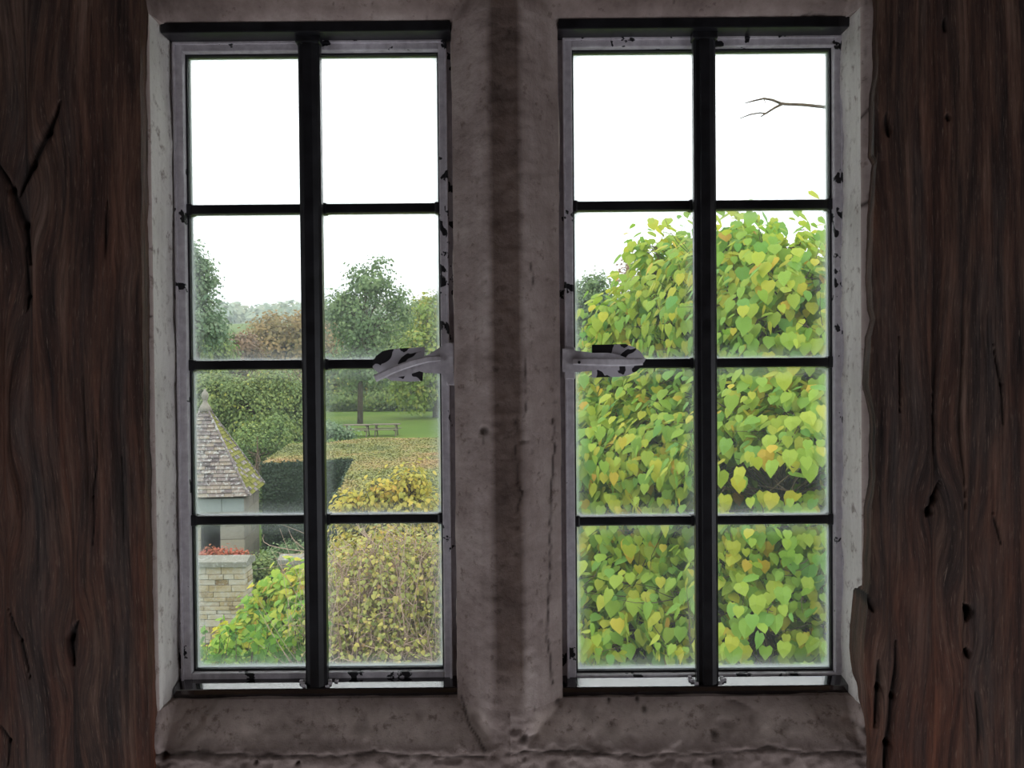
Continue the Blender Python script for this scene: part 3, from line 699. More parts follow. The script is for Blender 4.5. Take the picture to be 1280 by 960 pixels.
def tree(name, label, cat, blobs, leafmat, bark, seed, trunk_px=None, n_clumps=260, per=40, cr=0.5, leaf=0.3, tr=0.2, base=None, group=None, tmpl=OVAL, droop=0.5, shell=0.5, limbs=26, colour=0.6, split=0.35):
    rng = np.random.default_rng(seed)
    P, N, var, C = sample_crown(rng, blobs, n_clumps, per, cr, shell, colour=colour)
    c0 = np.array([b[0] for b in blobs]); cm = c0.mean(0)
    if base is None: base = (cm[0], cm[1])
    zb0 = float(gz(base[0], base[1]))
    P[:, 2] = np.maximum(P[:, 2], gz(P[:, 0], P[:, 1]) + 0.1)
    root = empty(name, (base[0], base[1], zb0)); tag(root, label, cat, group)
    top = max(b[0][2] + b[1][2] for b in blobs)
    lo = min(b[0][2] - b[1][2] for b in blobs); fork = max(zb0 + 0.3, lo + (top - lo) * split)
    m = MB(); m.tube([(base[0], base[1], zb0 - 0.1), (base[0] + tr * 0.3, base[1], zb0 + (fork - zb0) * 0.5), (base[0], base[1], fork), (cm[0], cm[1], fork + (top - fork) * 0.7)], [tr * 1.25, tr, tr * 0.85, tr * 0.15], 8)
    m.build('trunk', bark, root, smooth=True)
    m = MB()
    for i in rng.choice(len(C), min(limbs, len(C)), replace=False):
        h = rng.random() * 0.6
        s_ = (base[0] * (1 - h) + cm[0] * h, base[1] * (1 - h) + cm[1] * h, fork + (top - fork) * 0.7 * h)
        limb(m, s_, C[i], tr * 0.35, tr * 0.05, rng)
    tag(m.build('branches', bark, root, smooth=True), kind='stuff')
    S_, T, N2 = frames(rng, N, droop, 0.45)
    V, F, A = leaf_mesh(P, S_, T, N2, leaf * (0.6 + 0.8 * rng.random(len(P))), var, tmpl)
    tag(build('foliage', V, F, leafmat, root, {'var': A}), kind='stuff')
    return root
M['bark'] = m_bark('grey_brown_bark', lin(58, 50, 42), lin(96, 86, 74)); M['bark2'] = m_bark('brown_bark', lin(52, 42, 34), lin(96, 80, 64))
M['l_green'] = m_leaf('mid_green_leaves', [(0, lin(80, 106, 58)), (0.5, lin(118, 144, 76)), (1, lin(158, 170, 90))])
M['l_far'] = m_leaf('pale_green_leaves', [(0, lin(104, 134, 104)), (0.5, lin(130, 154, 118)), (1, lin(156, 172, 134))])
M['l_blue'] = m_leaf('blue_green_leaves', [(0, lin(94, 120, 84)), (0.5, lin(122, 148, 98)), (1, lin(152, 172, 116))])
M['l_brown'] = m_leaf('autumn_brown_leaves', [(0, lin(128, 120, 74)), (0.5, lin(164, 142, 88)), (1, lin(184, 150, 100))])
M['l_rust'] = m_leaf('rusty_leaves', [(0, lin(132, 112, 92)), (1, lin(170, 136, 104))])
M['l_lime'] = m_leaf('yellow_green_leaves_far', [(0, lin(110, 142, 62)), (0.6, lin(150, 172, 76)), (1, lin(196, 186, 84))])
M['l_mix'] = m_leaf('olive_leaves_with_yellow', [(0, lin(92, 118, 70)), (0.6, lin(136, 154, 88)), (0.88, lin(162, 170, 92)), (0.93, lin(214, 210, 96)), (1, lin(232, 224, 110))])
M['l_big'] = m_leaf('mulberry_leaves', [(0, lin(116, 174, 84)), (0.35, lin(152, 190, 72)), (0.62, lin(184, 202, 72)), (0.84, lin(212, 206, 68)), (0.96, lin(226, 190, 64)), (1, lin(196, 140, 74))], trans=0.5)
M['l_yel'] = m_leaf('golden_yellow_leaves', [(0, lin(150, 160, 84)), (0.4, lin(198, 190, 84)), (0.8, lin(226, 198, 84)), (1, lin(206, 156, 80))], trans=0.42)
M['l_twig'] = m_leaf('sparse_olive_leaves', [(0, lin(130, 146, 84)), (0.5, lin(184, 184, 104)), (0.8, lin(216, 200, 112)), (1, lin(190, 144, 110))])
M['l_lush'] = m_leaf('fresh_green_leaves', [(0, lin(84, 132, 50)), (0.5, lin(120, 168, 58)), (0.8, lin(168, 192, 66)), (1, lin(222, 202, 60))], trans=0.45)
M['l_limeleaf'] = m_leaf('lime_and_gold_leaves', [(0, lin(112, 170, 70)), (0.4, lin(160, 200, 78)), (0.65, lin(210, 214, 80)), (0.85, lin(236, 208, 74)), (1, lin(216, 150, 84))], trans=0.5)
M['l_red'] = m_leaf('red_orange_leaves', [(0, lin(150, 110, 70)), (0.5, lin(196, 110, 78)), (1, lin(190, 62, 70))])
M['l_yew'] = m_leaf('yew_needles', [(0, lin(30, 48, 34)), (0.6, lin(48, 70, 46)), (1, lin(70, 88, 56))], trans=0.15)
M['l_yewtop'] = m_leaf('sunburnt_clipped_yew', [(0, lin(110, 118, 58)), (0.4, lin(142, 144, 74)), (0.7, lin(166, 146, 86)), (1, lin(182, 142, 94))], trans=0.2)

# ---- distant woodland on the ridge: nobody could count it
rng = np.random.default_rng(5)
P_, N_, V_ = [], [], []
for k in range(420):
    yy = 330 + 130 * rng.random(); xx = (rng.random() * 2 - 1) * yy * 0.75
    zz = float(gz(xx, yy)); hh = 5 + 4.5 * rng.random(); rr = 4 + 4 * rng.random(); c = np.array([xx, yy, zz + hh * 0.5])
    d = rng.normal(0, 1, (150, 3)); d /= np.linalg.norm(d, axis=1, keepdims=True)
    P_.append(c + d * np.array([rr, rr, hh * 0.62])); N_.append(d + np.array([0, 0, .4])); V_.append(np.clip(rng.random() * 0.7 + 0.3 * rng.random(150), 0, 1))
P_ = np.concatenate(P_); N_ = np.concatenate(N_); V_ = np.concatenate(V_); P_[:, 2] = np.maximum(P_[:, 2], gz(P_[:, 0], P_[:, 1]))
S_, T_, N2_ = frames(rng, N_, 0.4, 0.4); V, F, A = leaf_mesh(P_, S_, T_, N2_, 1.6 + 1.6 * rng.random(len(P_)), V_, OVAL)
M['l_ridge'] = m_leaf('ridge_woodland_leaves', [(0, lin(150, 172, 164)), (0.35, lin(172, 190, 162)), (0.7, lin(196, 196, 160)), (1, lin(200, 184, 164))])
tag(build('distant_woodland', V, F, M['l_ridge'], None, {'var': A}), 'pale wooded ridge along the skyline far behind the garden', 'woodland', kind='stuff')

# ---- trees beyond the lawn
tree('tall_tree', 'tall open-crowned green tree standing on the lawn behind the picnic tables', 'tree',
     [px_blob(462, 352, 74, 28, 32), px_blob(432, 382, 74, 26, 30), px_blob(415, 385, 74, 16, 22), px_blob(455, 405, 74, 44, 34), px_blob(492, 378, 74, 18, 24), px_blob(505, 398, 74, 12, 22), px_blob(450, 452, 74, 48, 34), px_blob(476, 342, 74, 16, 22)],
     M['l_blue'], M['bark'], 11, n_clumps=250, per=38, cr=0.42, leaf=0.26, tr=0.19, base=(at(450, 520, 74).x, 74), shell=0.15, limbs=60, split=0.3)
tree('broadleaf_tree', 'tall green tree at the far left edge of the left window', 'tree',
     [px_blob(222, 350, 60, 36, 52), px_blob(228, 410, 60, 50, 44), px_blob(245, 325, 60, 10, 24), px_blob(255, 345, 60, 14, 20), px_blob(262, 395, 60, 16, 30)], M['l_far'], M['bark'], 12, n_clumps=230, per=44, cr=0.36, leaf=0.24, tr=0.25, shell=0.4)
tree('broadleaf_tree', 'green tree at the right edge of the left window, leaning over the lawn', 'tree',
     [px_blob(545, 410, 84, 36, 46), px_blob(535, 460, 82, 44, 50), px_blob(580, 440, 84, 40, 70), px_blob(515, 480, 80, 22, 34)], M['l_lime'], M['bark'], 13, n_clumps=300, per=44, cr=0.5, leaf=0.34, tr=0.25)
tree('autumn_tree', 'brownish round autumn tree below the skyline in the left window', 'tree',
     [px_blob(352, 428, 105, 46, 36), px_blob(325, 445, 105, 34, 28), px_blob(385, 430, 105, 40, 40), px_blob(360, 465, 105, 60, 24)], M['l_brown'], M['bark2'], 14, n_clumps=300, per=40, cr=0.6, leaf=0.4, tr=0.3)
tree('autumn_bush', 'small rust-coloured bush left of the brownish round tree', 'bush',
     [px_blob(301, 440, 90, 20, 22), px_blob(294, 455, 90, 24, 14)], M['l_rust'], M['bark2'], 15, n_clumps=110, per=40, cr=0.45, leaf=0.35, tr=0.12)
tree('broadleaf_tree', 'small green tree beneath the tall left-edge tree', 'tree',
     [px_blob(268, 440, 78, 26, 24), px_blob(240, 440, 78, 26, 30)], M['l_green'], M['bark'], 16, n_clumps=150, per=40, cr=0.45, leaf=0.3, tr=0.14)
for i, (px, py, Y, rx, ry, mt, lb) in enumerate([
        (420, 470, 104, 36, 32, 'l_mix', 'olive tree behind the lawn, left of the tall tree trunk'),
        (492, 455, 100, 34, 52, 'l_green', 'mid green tree behind the lawn, right of the tall tree trunk'),
        (525, 425, 110, 30, 50, 'l_green', 'mid green tree furthest right behind the lawn'),
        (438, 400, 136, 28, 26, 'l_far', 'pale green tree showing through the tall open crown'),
        (640, 420, 100, 50, 70, 'l_green', 'dark green tree hidden behind the stone mullion')]):
    tree('broadleaf_tree', lb, 'tree', [px_blob(px, py, Y, rx, ry), px_blob(px + 12, py + 18, Y, rx * 1.1, ry * 0.8)], M[mt], M['bark'], 30 + i, n_clumps=200, per=38, cr=0.55, leaf=0.4, tr=0.22)
tree('broadleaf_tree', 'dark green tree behind the left shoulder of the yellow-green tree', 'tree',
     [px_blob(745, 372, 62, 26, 32), px_blob(722, 385, 62, 24, 40), px_blob(760, 410, 62, 32, 36), px_blob(720, 440, 62, 36, 30)], M['l_blue'], M['bark'], 17, n_clumps=300, per=44, cr=0.34, leaf=0.22, tr=0.2, shell=0.3)
for i, (px, py, Y, r, lb) in enumerate([(60, 420, 80, 60, 'spreading green tree out of sight left of the window, above the meadow'), (-120, 430, 95, 70, 'large green tree furthest left beyond the meadow'), (130, 450, 110, 50, 'smaller green tree left of the tall left-edge tree')]):
    tree('broadleaf_tree', lb, 'tree', [px_blob(px, py, Y, r, r * 0.9), px_blob(px + 20, py + 25, Y, r * 1.1, r * 0.7)], M['l_green'], M['bark'], 80 + i, n_clumps=200, per=38, cr=0.6, leaf=0.42, tr=0.25)
# low dark hedge at the far side of the lawn
tree('understorey_shrub', 'dark green shrubs along the far edge of the lawn', 'shrub',
     [px_blob(430, 500, 97, 30, 10), px_blob(480, 498, 96, 30, 12), px_blob(530, 500, 96, 34, 15), px_blob(580, 496, 96, 34, 18)], M['l_green'], M['bark'], 18, n_clumps=260, per=36, cr=0.35, leaf=0.3, tr=0.1)
# the shrubs behind the pavilion
tree('garden_tree', 'olive green tree flecked with yellow behind the pavilion roof', 'tree',
     [px_blob(305, 515, 46, 46, 44), px_blob(345, 500, 47, 40, 42), px_blob(270, 500, 46, 40, 38), px_blob(365, 520, 47, 30, 40)], M['l_mix'], M['bark2'], 19, n_clumps=420, per=46, cr=0.26, leaf=0.15, tr=0.12, colour=0.35)
tree('garden_shrub', 'bluish green shrub between the pavilion roof and the clipped hedge', 'shrub',
     [px_blob(318, 560, 41, 24, 34), px_blob(345, 545, 42, 26, 26), px_blob(300, 640, 36, 26, 60)], M['l_green'], M['bark2'], 20, n_clumps=170, per=44, cr=0.2, leaf=0.13, tr=0.08)
tree('garden_shrub', 'small grey green shrub left of the picnic tables', 'shrub',
     [px_blob(412, 537, 53, 18, 9), px_blob(428, 541, 53, 14, 6)], M['l_far'], M['bark2'], 21, n_clumps=60, per=40, cr=0.2, leaf=0.14, tr=0.05)

# ---- picnic tables
M['table'] = m_plaster('silvered_timber', lin(92, 84, 74), lin(118, 108, 96), 8)
def picnic(cx, cy, L, label):
    z = float(gz(cx, cy)); r = empty('picnic_table', (cx, cy, z)); tag(r, label, 'table', 'picnic tables on the lawn')
    for k in range(5):
        m = MB(); y = cy - 0.36 + k * 0.18; m.box(cx - L / 2, cx + L / 2, y - 0.08, y + 0.08, z + 0.71, z + 0.755); m.build('tabletop_plank', M['table'], r)
    for s in (-1, 1):
        m = MB(); m.box(cx - L / 2, cx + L / 2, cy + s * 0.78 - 0.14, cy + s * 0.78 + 0.14, z + 0.42, z + 0.465); m.build('bench', M['table'], r)
        for q in (-1, 1):
            m = MB(); x = cx + q * (L / 2 - 0.22); m.tube([(x, cy + s * 0.62, z), (x, cy + s * 0.2, z + 0.71)], 0.05, 4); m.build('leg', M['table'], r)
    for q in (-1, 1):
        m = MB(); x = cx + q * (L / 2 - 0.28); m.box(x - 0.03, x + 0.03, cy - 0.86, cy + 0.86, z + 0.34, z + 0.42); m.build('crossbeam', M['table'], r)
        m = MB(); m.box(x - 0.03, x + 0.03, cy - 0.4, cy + 0.4, z + 0.63, z + 0.71); m.build('batten', M['table'], r)
p = at(447, 545, 60); picnic(p.x, 60.0, 1.72, 'left one of two grey wooden picnic tables on the lawn, nearer the tree trunk')
p = at(482, 545, 60); picnic(p.x, 60.4, 1.72, 'right one of two grey wooden picnic tables on the lawn')

# ---- the big clipped yew hedge: an L with a broad flat top
HT = EYE - (577 - 459) / F_PX * 32
foot = [(at(327, 577, 32).x, 32.0), (at(443, 572, 33.2).x, 33.2), (at(428, 615, 24.2).x, 23.5), (2.3, 22.0), (3.2, 42.2), (-6.0, 42.6), (at(372, 556, 39).x - 0.5, 39.6)]
hd = empty('clipped_hedge', (foot[0][0], foot[0][1], 0)); tag(hd, 'massive flat-topped clipped yew hedge with dark green faces in front of the lawn', 'hedge')
rng = np.random.default_rng(77)
def in_poly(x, y, poly):
    c = np.zeros(x.shape, bool); n = len(poly)
    for i in range(n):
        x1, y1 = poly[i]; x2, y2 = poly[(i + 1) % n]
        cond = ((y1 > y) != (y2 > y)) & (x < (x2 - x1) * (y - y1) / (y2 - y1 + 1e-12) + x1); c ^= cond
    return c
m = MB(); n = len(foot); m.add([(x, y, -0.1) for x, y in foot] + [(x, y, HT) for x, y in foot], [tuple(range(n, 2 * n)), tuple(range(n - 1, -1, -1))] + [(i, (i + 1) % n, (i + 1) % n + n, i + n) for i in range(n)])
m.build('body', m_plaster('inner_yew', lin(26, 38, 26), lin(40, 54, 34), 3), hd)
# sprigs on the faces
P, N = [], []
for i in range(n):
    a = np.array(foot[i]); b = np.array(foot[(i + 1) % n]); L = np.linalg.norm(b - a); nn = np.array([(b - a)[1], -(b - a)[0]]) / L
    cnt = int(L * 2.6 * (800 if i in (0, 1, 2) else 150)); t = rng.random(cnt); z = rng.random(cnt) * (HT + 0.03)
    q = a + (b - a) * t[:, None]; off = 0.03 + (fbm(q[:, 0] * 1.3 + q[:, 1], z * 1.3, 4) - 0.5) * 0.25 + rng.random(cnt) * 0.05
    P.append(np.column_stack([q + nn * off[:, None], z])); N.append(np.tile([nn[0], nn[1], 0.35], (cnt, 1)))
P = np.concatenate(P); N = np.concatenate(N); var = np.clip(fbm(P[:, 0] * 2 + P[:, 1] * 2, P[:, 2] * 2, 9) * 0.8 + rng.random(len(P)) * 0.4 - 0.1, 0, 1)
S_, T, N2 = frames(rng, N, 0.0, 0.6); V, F, A = leaf_mesh(P, S_, T, N2, 0.06 + 0.05 * rng.random(len(P)), var, OVAL)
tag(build('side_foliage', V, F, M['l_yew'], hd, {'var': A}), kind='stuff')
cnt = 420000; xx = rng.uniform(-13, 4, cnt); yy = 21.8 + 21.2 * rng.random(cnt) ** 1.15; k = in_poly(xx, yy, foot); xx, yy = xx[k], yy[k]
zz = HT + 0.02 + (fbm(xx * 0.9, yy * 0.5, 21) - 0.5) * 0.12 + rng.random(len(xx)) * 0.03
var = np.clip((fbm(xx * 0.35, yy * 0.16, 31) - 0.5) * 1.5 + 0.5 + (fbm(xx * 1.2, yy * 0.9, 41) - 0.5) * 0.6 + (rng.random(len(xx)) - .5) * 0.3, 0, 1)
N = np.tile([0, 0, 1.0], (len(xx), 1)); S_, T, N2 = frames(rng, N, 0.0, 0.3)
V, F, A = leaf_mesh(np.column_stack([xx, yy, zz]), S_, T, N2, 0.05 + 0.045 * rng.random(len(xx)), var, OVAL)
tag(build('clipped_top', V, F, M['l_yewtop'], hd, {'var': A}), kind='stuff')['label'] = 'sunburnt brown and green clipped top'

# ---- stone pavilion with a pyramid roof
M['slate'] = m_lichen('lichened_stone_slate', [(0.25, lin(88, 80, 82)), (0.45, lin(134, 122, 120)), (0.65, lin(160, 146, 134)), (0.85, lin(150, 140, 96))], 0.9)
M['moss'] = m_lichen('mossy_stone_slate', [(0.2, lin(112, 116, 48)), (0.6, lin(142, 140, 58)), (0.9, lin(150, 140, 96))], 0.1)
M['ashlar'] = m_lichen('pale_ashlar', [(0.2, lin(136, 130, 118)), (0.5, lin(166, 158, 146)), (0.9, lin(184, 172, 150))], 0.15)
M['ashlar2'] = m_lichen('bluish_grey_render', [(0.2, lin(150, 160, 160)), (0.8, lin(178, 184, 182))], 0.1)
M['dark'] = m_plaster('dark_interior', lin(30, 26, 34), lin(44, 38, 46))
DP = 28.0
pc = at(258, 620, DP + 1.45); PCX, PCY = pc.x, DP + 1.45
ROT = math.radians(6)   # turned a little so that its right face shows
ez_ = at(300, 622, DP).z; az = at(258, 508, PCY).z
HWD = 1.50; WW = 1.36
pav = empty('garden_pavilion', (PCX, PCY, 0)); tag(pav, 'small stone pavilion with a steep pyramid roof of lichened slates', 'building')
cr_, sr_ = math.cos(ROT), math.sin(ROT)
def PW(x, y, z): return (PCX + x * cr_ - y * sr_, PCY + x * sr_ + y * cr_, z)
def pbox(mb, x0, x1, y0, y1, z0, z1):
    vs = [PW(x, y, z) for z in (z0, z1) for (x, y) in ((x0, y0), (x1, y0), (x1, y1), (x0, y1))]
    mb.add(vs, [(0, 3, 2, 1), (4, 5, 6, 7), (0, 1, 5, 4), (1, 2, 6, 5), (2, 3, 7, 6), (3, 0, 4, 7)])
WT = ez_ - 0.05
# window opening in the front wall
ox0, ox1 = (at(249, 670, DP).x - PCX - 0.13), (at(273, 670, DP).x - PCX - 0.13); oz0, oz1 = 0.55, at(260, 655, DP).z
core = MB()
t_ = 0.3
pbox(core, -WW + .04, ox0, -WW + 0.04, -WW + t_, 0, WT); pbox(core, ox1, WW - .04, -WW + 0.04, -WW + t_, 0, WT); pbox(core, ox0, ox1, -WW + 0.04, -WW + t_, 0, oz0); pbox(core, ox0, ox1, -WW + .04, -WW + t_, oz1, WT)
pbox(core, -WW + .04, WW - .04, WW - t_, WW - .04, 0, WT); pbox(core, -WW + .04, -WW + t_, -WW + t_, WW - t_, 0, WT); pbox(core, WW - t_, WW - .04, -WW + t_, WW - t_, 0, WT)
wl_ = core.build('wall', M['ashlar'], pav)
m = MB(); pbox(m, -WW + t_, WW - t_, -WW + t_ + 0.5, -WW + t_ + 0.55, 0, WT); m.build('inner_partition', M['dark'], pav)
rs = random.Random(4); nb = 6; hb_ = WT / nb
for c in range(nb):
    z0, z1 = c * hb_ + 0.008, (c + 1) * hb_ - 0.008
    for face in (0, 1):
        x = -WW + (0.0 if c % 2 else -0.0); cuts = [-WW]
        while cuts[-1] < WW - 0.5: cuts.append(min(WW, cuts[-1] + rs.uniform(0.5, 0.85)))
        cuts[-1] = WW
        for a, b in zip(cuts[:-1], cuts[1:]):
            segs = [(a + 0.008, b - 0.008)]
            if face == 0 and z0 < oz1 and z1 > oz0:
                segs = [s for s in ((a + .008, min(b - .008, ox0)), (max(a + .008, ox1), b - .008)) if s[1] - s[0] > 0.04]
            for s0, s1 in segs:
                m = MB(); pr = rs.uniform(0.0, 0.012)
                if face == 0: pbox(m, s0, s1, -WW - pr, -WW + 0.05, z0, z1)
                else: pbox(m, WW - 0.05, WW + pr, s0, s1, z0, z1)
                m.build('stone_block', M['ashlar2'] if (c == nb - 1 and face == 0) else M['ashlar'], wl_)
m = MB(); pbox(m, ox0 - 0.05, ox1 + 0.05, -WW - 0.05, -WW + 0.1, oz0 - 0.1, oz0); m.build('window_ledge', M['ashlar'], pav)
m = MB(); pbox(m, ox0, ox0 + 0.05, -WW + 0.06, -WW + 0.12, oz0, oz1); pbox(m, ox1 - 0.05, ox1, -WW + 0.06, -WW + 0.12, oz0, oz1); pbox(m, ox0, ox1, -WW + 0.06, -WW + 0.12, oz1 - 0.05, oz1); m.build('window_frame', M['dark'], pav)
rf = MB(); rf.add([PW(-HWD + .04, -HWD + .04, ez_ + .02), PW(HWD - .04, -HWD + .04, ez_ + .02), PW(HWD - .04, HWD - .04, ez_ + .02), PW(-HWD + .04, HWD - .04, ez_ + .02), PW(0, 0, az)], [(0, 1, 4), (1, 2, 4), (2, 3, 4), (3, 0, 4), (3, 2, 1, 0)])
roof = rf.build('roof', M['slate'], pav)
# slates, course by course: front and right faces singly, the two hidden faces joined
NC = 24; rest = MB()
H_ = az - ez_; sl = math.atan2(H_, HWD); count = 0
slate_cache = []
def slate_box(mb, face, c, a, b, lift):
    # position on the slope: t up the face
    t0 = c / NC; t1 = (c + 1.5) / NC; 
    def pt(u, t, n_):
        r = HWD * (1 - t); y = -r; z = ez_ + H_ * t; y -= n_ * math.sin(sl); z += n_ * math.cos(sl); x = u
        for _ in range(face): x, y = -y, x
        return PW(x, y, z)
    th = 0.035
    vs = [pt(a, t0, lift), pt(b, t0, lift), pt(b, t1, 0.0), pt(a, t1, 0.0), pt(a, t0, lift + th), pt(b, t0, lift + th), pt(b, t1, th * .4), pt(a, t1, th * .4)]
    mb.add(vs, [(0, 3, 2, 1), (4, 5, 6, 7), (0, 1, 5, 4), (1, 2, 6, 5), (2, 3, 7, 6), (3, 0, 4, 7)])
for face in range(4):
    for c in range(NC):
        r = HWD * (1 - c / NC); w = 0.36 - 0.12 * c / NC; k = max(1, round(2 * r / w)); 
        jit = [0] + [rs.uniform(-0.2, 0.2) * 2 * r / k for _ in range(k - 1)] + [0]
        xs_ = [-r + 2 * r * i / k + jit[i] for i in range(k + 1)]
        rt = HWD * (1 - min(1, (c + 1.5) / NC))
        for a, b in zip(xs_[:-1], xs_[1:]):
            tgt = MB() if face in (0, 1) else rest
            slate_box(tgt, face, c, a + 0.006, b - 0.006, 0.015 + rs.uniform(0, 0.02))
            if face in (0, 1) and count < 300:
                tgt.build('slate', M['moss'] if (face == 1 and rs.random() < 0.85) else M['slate'], roof); count += 1
tag(rest.build('hidden_slates', M['slate'], roof), kind='stuff')
m = MB()
for sx_ in (-1, 1):
    for sy_ in (-1, 1): m.tube([PW(sx_ * HWD * 1.01, sy_ * HWD * 1.01, ez_ + 0.06), PW(0, 0, az + 0.07)], 0.045, 6)
m.build('hip_ridge', M['slate'], roof)
# turned stone finial
def lathe(prof, cx, cy, n=16):
    vs = []; fs = []
    for r, z in prof:
        for k in range(n): a = 2 * math.pi * k / n; vs.append((cx + r * math.cos(a), cy + r * math.sin(a), z))
    for i in range(len(prof) - 1):
        for k in range(n): fs.append((i * n + k, i * n + (k + 1) % n, (i + 1) * n + (k + 1) % n, (i + 1) * n + k))
    fs.append(tuple(range(n - 1, -1, -1))); fs.append(tuple((len(prof) - 1) * n + k for k in range(n)))
    m = MB(); m.add(vs, fs); return m
s_ = (at(258, 487, PCY).z - az) / 0.5
lathe([(0.22, az - 0.14), (0.15, az + 0.0), (0.085, az + 0.10 * s_), (0.06, az + 0.17 * s_), (0.085, az + 0.21 * s_), (0.105, az + 0.28 * s_), (0.11, az + 0.34 * s_), (0.09, az + 0.41 * s_), (0.04, az + 0.46 * s_), (0.035, az + 0.50 * s_), (0.01, az + 0.53 * s_)], PCX, PCY).build('finial', M['ashlar'], roof, smooth=True)

# ---- garden wall piers
M['rubble'] = m_lichen('coursed_rubble', [(0.25, lin(140, 118, 84)), (0.42, lin(190, 172, 134)), (0.6, lin(206, 200, 184)), (0.8, lin(172, 146, 104))], 0.5)
M['mortar'] = m_plaster('old_mortar', lin(86, 80, 68), lin(104, 96, 80), 8)
M['coping'] = m_lichen('grey_coping', [(0.2, lin(128, 128, 118)), (0.8, lin(170, 168, 152))], 0.5)
def pier(x0, x1, y0, y1, z1, label, seed, courses):
    r = random.Random(seed); root = empty('garden_wall_pier', ((x0 + x1) / 2, (y0 + y1) / 2, 0)); tag(root, label, 'wall')
    m = MB(); m.box(x0 + 0.03, x1 - 0.03, y0 + 0.03, y1, 0, z1 - 0.13); m.build('mortar_core', M['mortar'], root)
    z = z1 - 0.13
    for c in range(courses):
        h = r.uniform(0.06, 0.16)
        x = x0
        while x < x1 - 0.02:
            w = r.uniform(0.2, 0.55); xe = min(x1, x + w)
            if x1 - xe < 0.12: xe = x1
            m = MB(); pr = r.uniform(-0.02, 0.02); m.box(x + 0.003, xe - 0.003, y0 + pr, y0 + 0.2, z - h + 0.003, z - 0.003, 0.012); m.build('stone', M['rubble'], root); x = xe
        m = MB(); m.box(x1 - 0.15, x1 + r.uniform(-0.01, 0.01), y0 + 0.21, y1, z - h + 0.006, z - 0.005, 0.01); m.build('stone', M['rubble'], root)
        z -= h
    L = x1 - x0; k = max(1, round(L / 0.6))
    for i in range(k):
        a, b = x0 - 0.05 + (L + 0.1) * i / k, x0 - 0.05 + (L + 0.1) * (i + 1) / k
        m = MB(); ym = (y0 + y1) / 2
        vs = [(a, y0 - .06, z1 - .13), (b, y0 - .06, z1 - .13), (b, y1 + .06, z1 - .13), (a, y1 + .06, z1 - .13), (a, y0 - .06, z1 - .03), (b, y0 - .06, z1 - .03), (b, y1 + .06, z1 - .03), (a, y1 + .06, z1 - .03), (a, ym, z1 + .05), (b, ym, z1 + .05)]
        m.add(vs, [(0, 3, 2, 1), (0, 1, 5, 4), (2, 3, 7, 6), (4, 5, 9, 8), (6, 7, 8, 9), (1, 2, 6, 9, 5), (0, 4, 8, 7, 3)])
        m.build('coping_stone', M['coping'], root)
    return root
p0 = at(180, 700, 19.0); p1 = at(306, 700, 19.0)
pier(p0.x, p1.x, 19.0, 19.55, p1.z, 'pale coursed rubble wall end with grey coping in front of the pavilion', 2, 14)
p0 = at(350, 698, 21.0); p1 = at(420, 698, 21.0)
pier(p0.x, p1.x, 21.0, 21.5, p0.z, 'small stone pier with grey coping, half hidden right of the wall end', 3, 8)

# ---- garden plants in front
tree('flowering_shrub', 'red and orange leaved plant growing behind the wall coping', 'shrub',
     [px_blob(262, 694, 20.6, 16, 10), px_blob(285, 692, 20.6, 14, 8), px_blob(300, 697, 20.6, 10, 8)], M['l_red'], M['bark2'], 41, n_clumps=60, per=26, cr=0.06, leaf=0.06, tr=0.02, limbs=30)
tree('garden_shrub', 'dark green and russet shrub between the wall end and the small pier', 'shrub',
     [px_blob(326, 735, 22.4, 18, 45), px_blob(322, 720, 22.4, 12, 24)], M['l_mix'], M['bark2'], 42, n_clumps=160, per=40, cr=0.10, leaf=0.08, tr=0.03, colour=0.4)
tree('garden_shrub', 'bright yellow-green leafy shrub below the small pier', 'shrub',
     [px_blob(372, 760, 13, 46, 54), px_blob(335, 800, 13, 44, 52), px_blob(385, 800, 12.6, 50, 60), px_blob(300, 830, 12.6, 40, 50)], M['l_limeleaf'], M['bark2'], 43, n_clumps=330, per=22, cr=0.12, leaf=0.095, tr=0.04, tmpl=HEART, colour=0.5, shell=0.35)
tree('garden_shrub', 'low dark green shrub at the foot of the clipped hedge beside the pavilion', 'shrub',
     [px_blob(350, 704, 27, 22, 20), px_blob(374, 698, 27, 22, 22)], M['l_blue'], M['bark2'], 45, n_clumps=120, per=40, cr=0.13, leaf=0.09, tr=0.03)
def stems(name, label, cat, px0, px1, Y, ytop, n, mat, seed, leaf, zbase=0.0):
    rng = np.random.default_rng(seed); a = at(px0, 700, Y).x; b = at(px1, 700, Y).x
    root = empty(name, ((a + b) / 2, Y, 0)); tag(root, label, cat); m = MB(); PP = []; NN = []
    for i in range(n):
        x = rng.uniform(a, b); y = Y + rng.uniform(-0.5, 0.5); top = at(640, ytop + rng.uniform(0, 60), Y).z
        lean = rng.normal(0, 0.12, 2); pts = [Vector((x + lean[0] * t * t * 2, y + lean[1] * t, zbase + (top - zbase) * t)) for t in np.linspace(0, 1, 6)]
        m.tube(pts, [0.012, 0.011, 0.009, 0.008, 0.006, 0.003], 4)
        for k in range(70):
            t = 0.35 + 0.65 * rng.random(); ang = rng.random() * 6.28; c = pts[0].lerp(pts[-1], t); r = 0.05 + 0.08 * (1 - t)
            PP.append((c.x + math.cos(ang) * r, c.y + math.sin(ang) * r, c.z)); NN.append((math.cos(ang) * 0.6, math.sin(ang) * 0.6, 0.6))
    tag(m.build('stems', M['bark2'], root), kind='stuff')
    PP = np.array(PP); NN = np.array(NN); S_, T, N2 = frames(rng, NN, -0.3, 0.3)
    V, F, A = leaf_mesh(PP, S_, T, N2, leaf * (0.7 + 0.6 * rng.random(len(PP))), rng.random(len(PP)) * 0.75, OVAL)
    tag(build('foliage', V, F, mat, root, {'var': A}), kind='stuff')
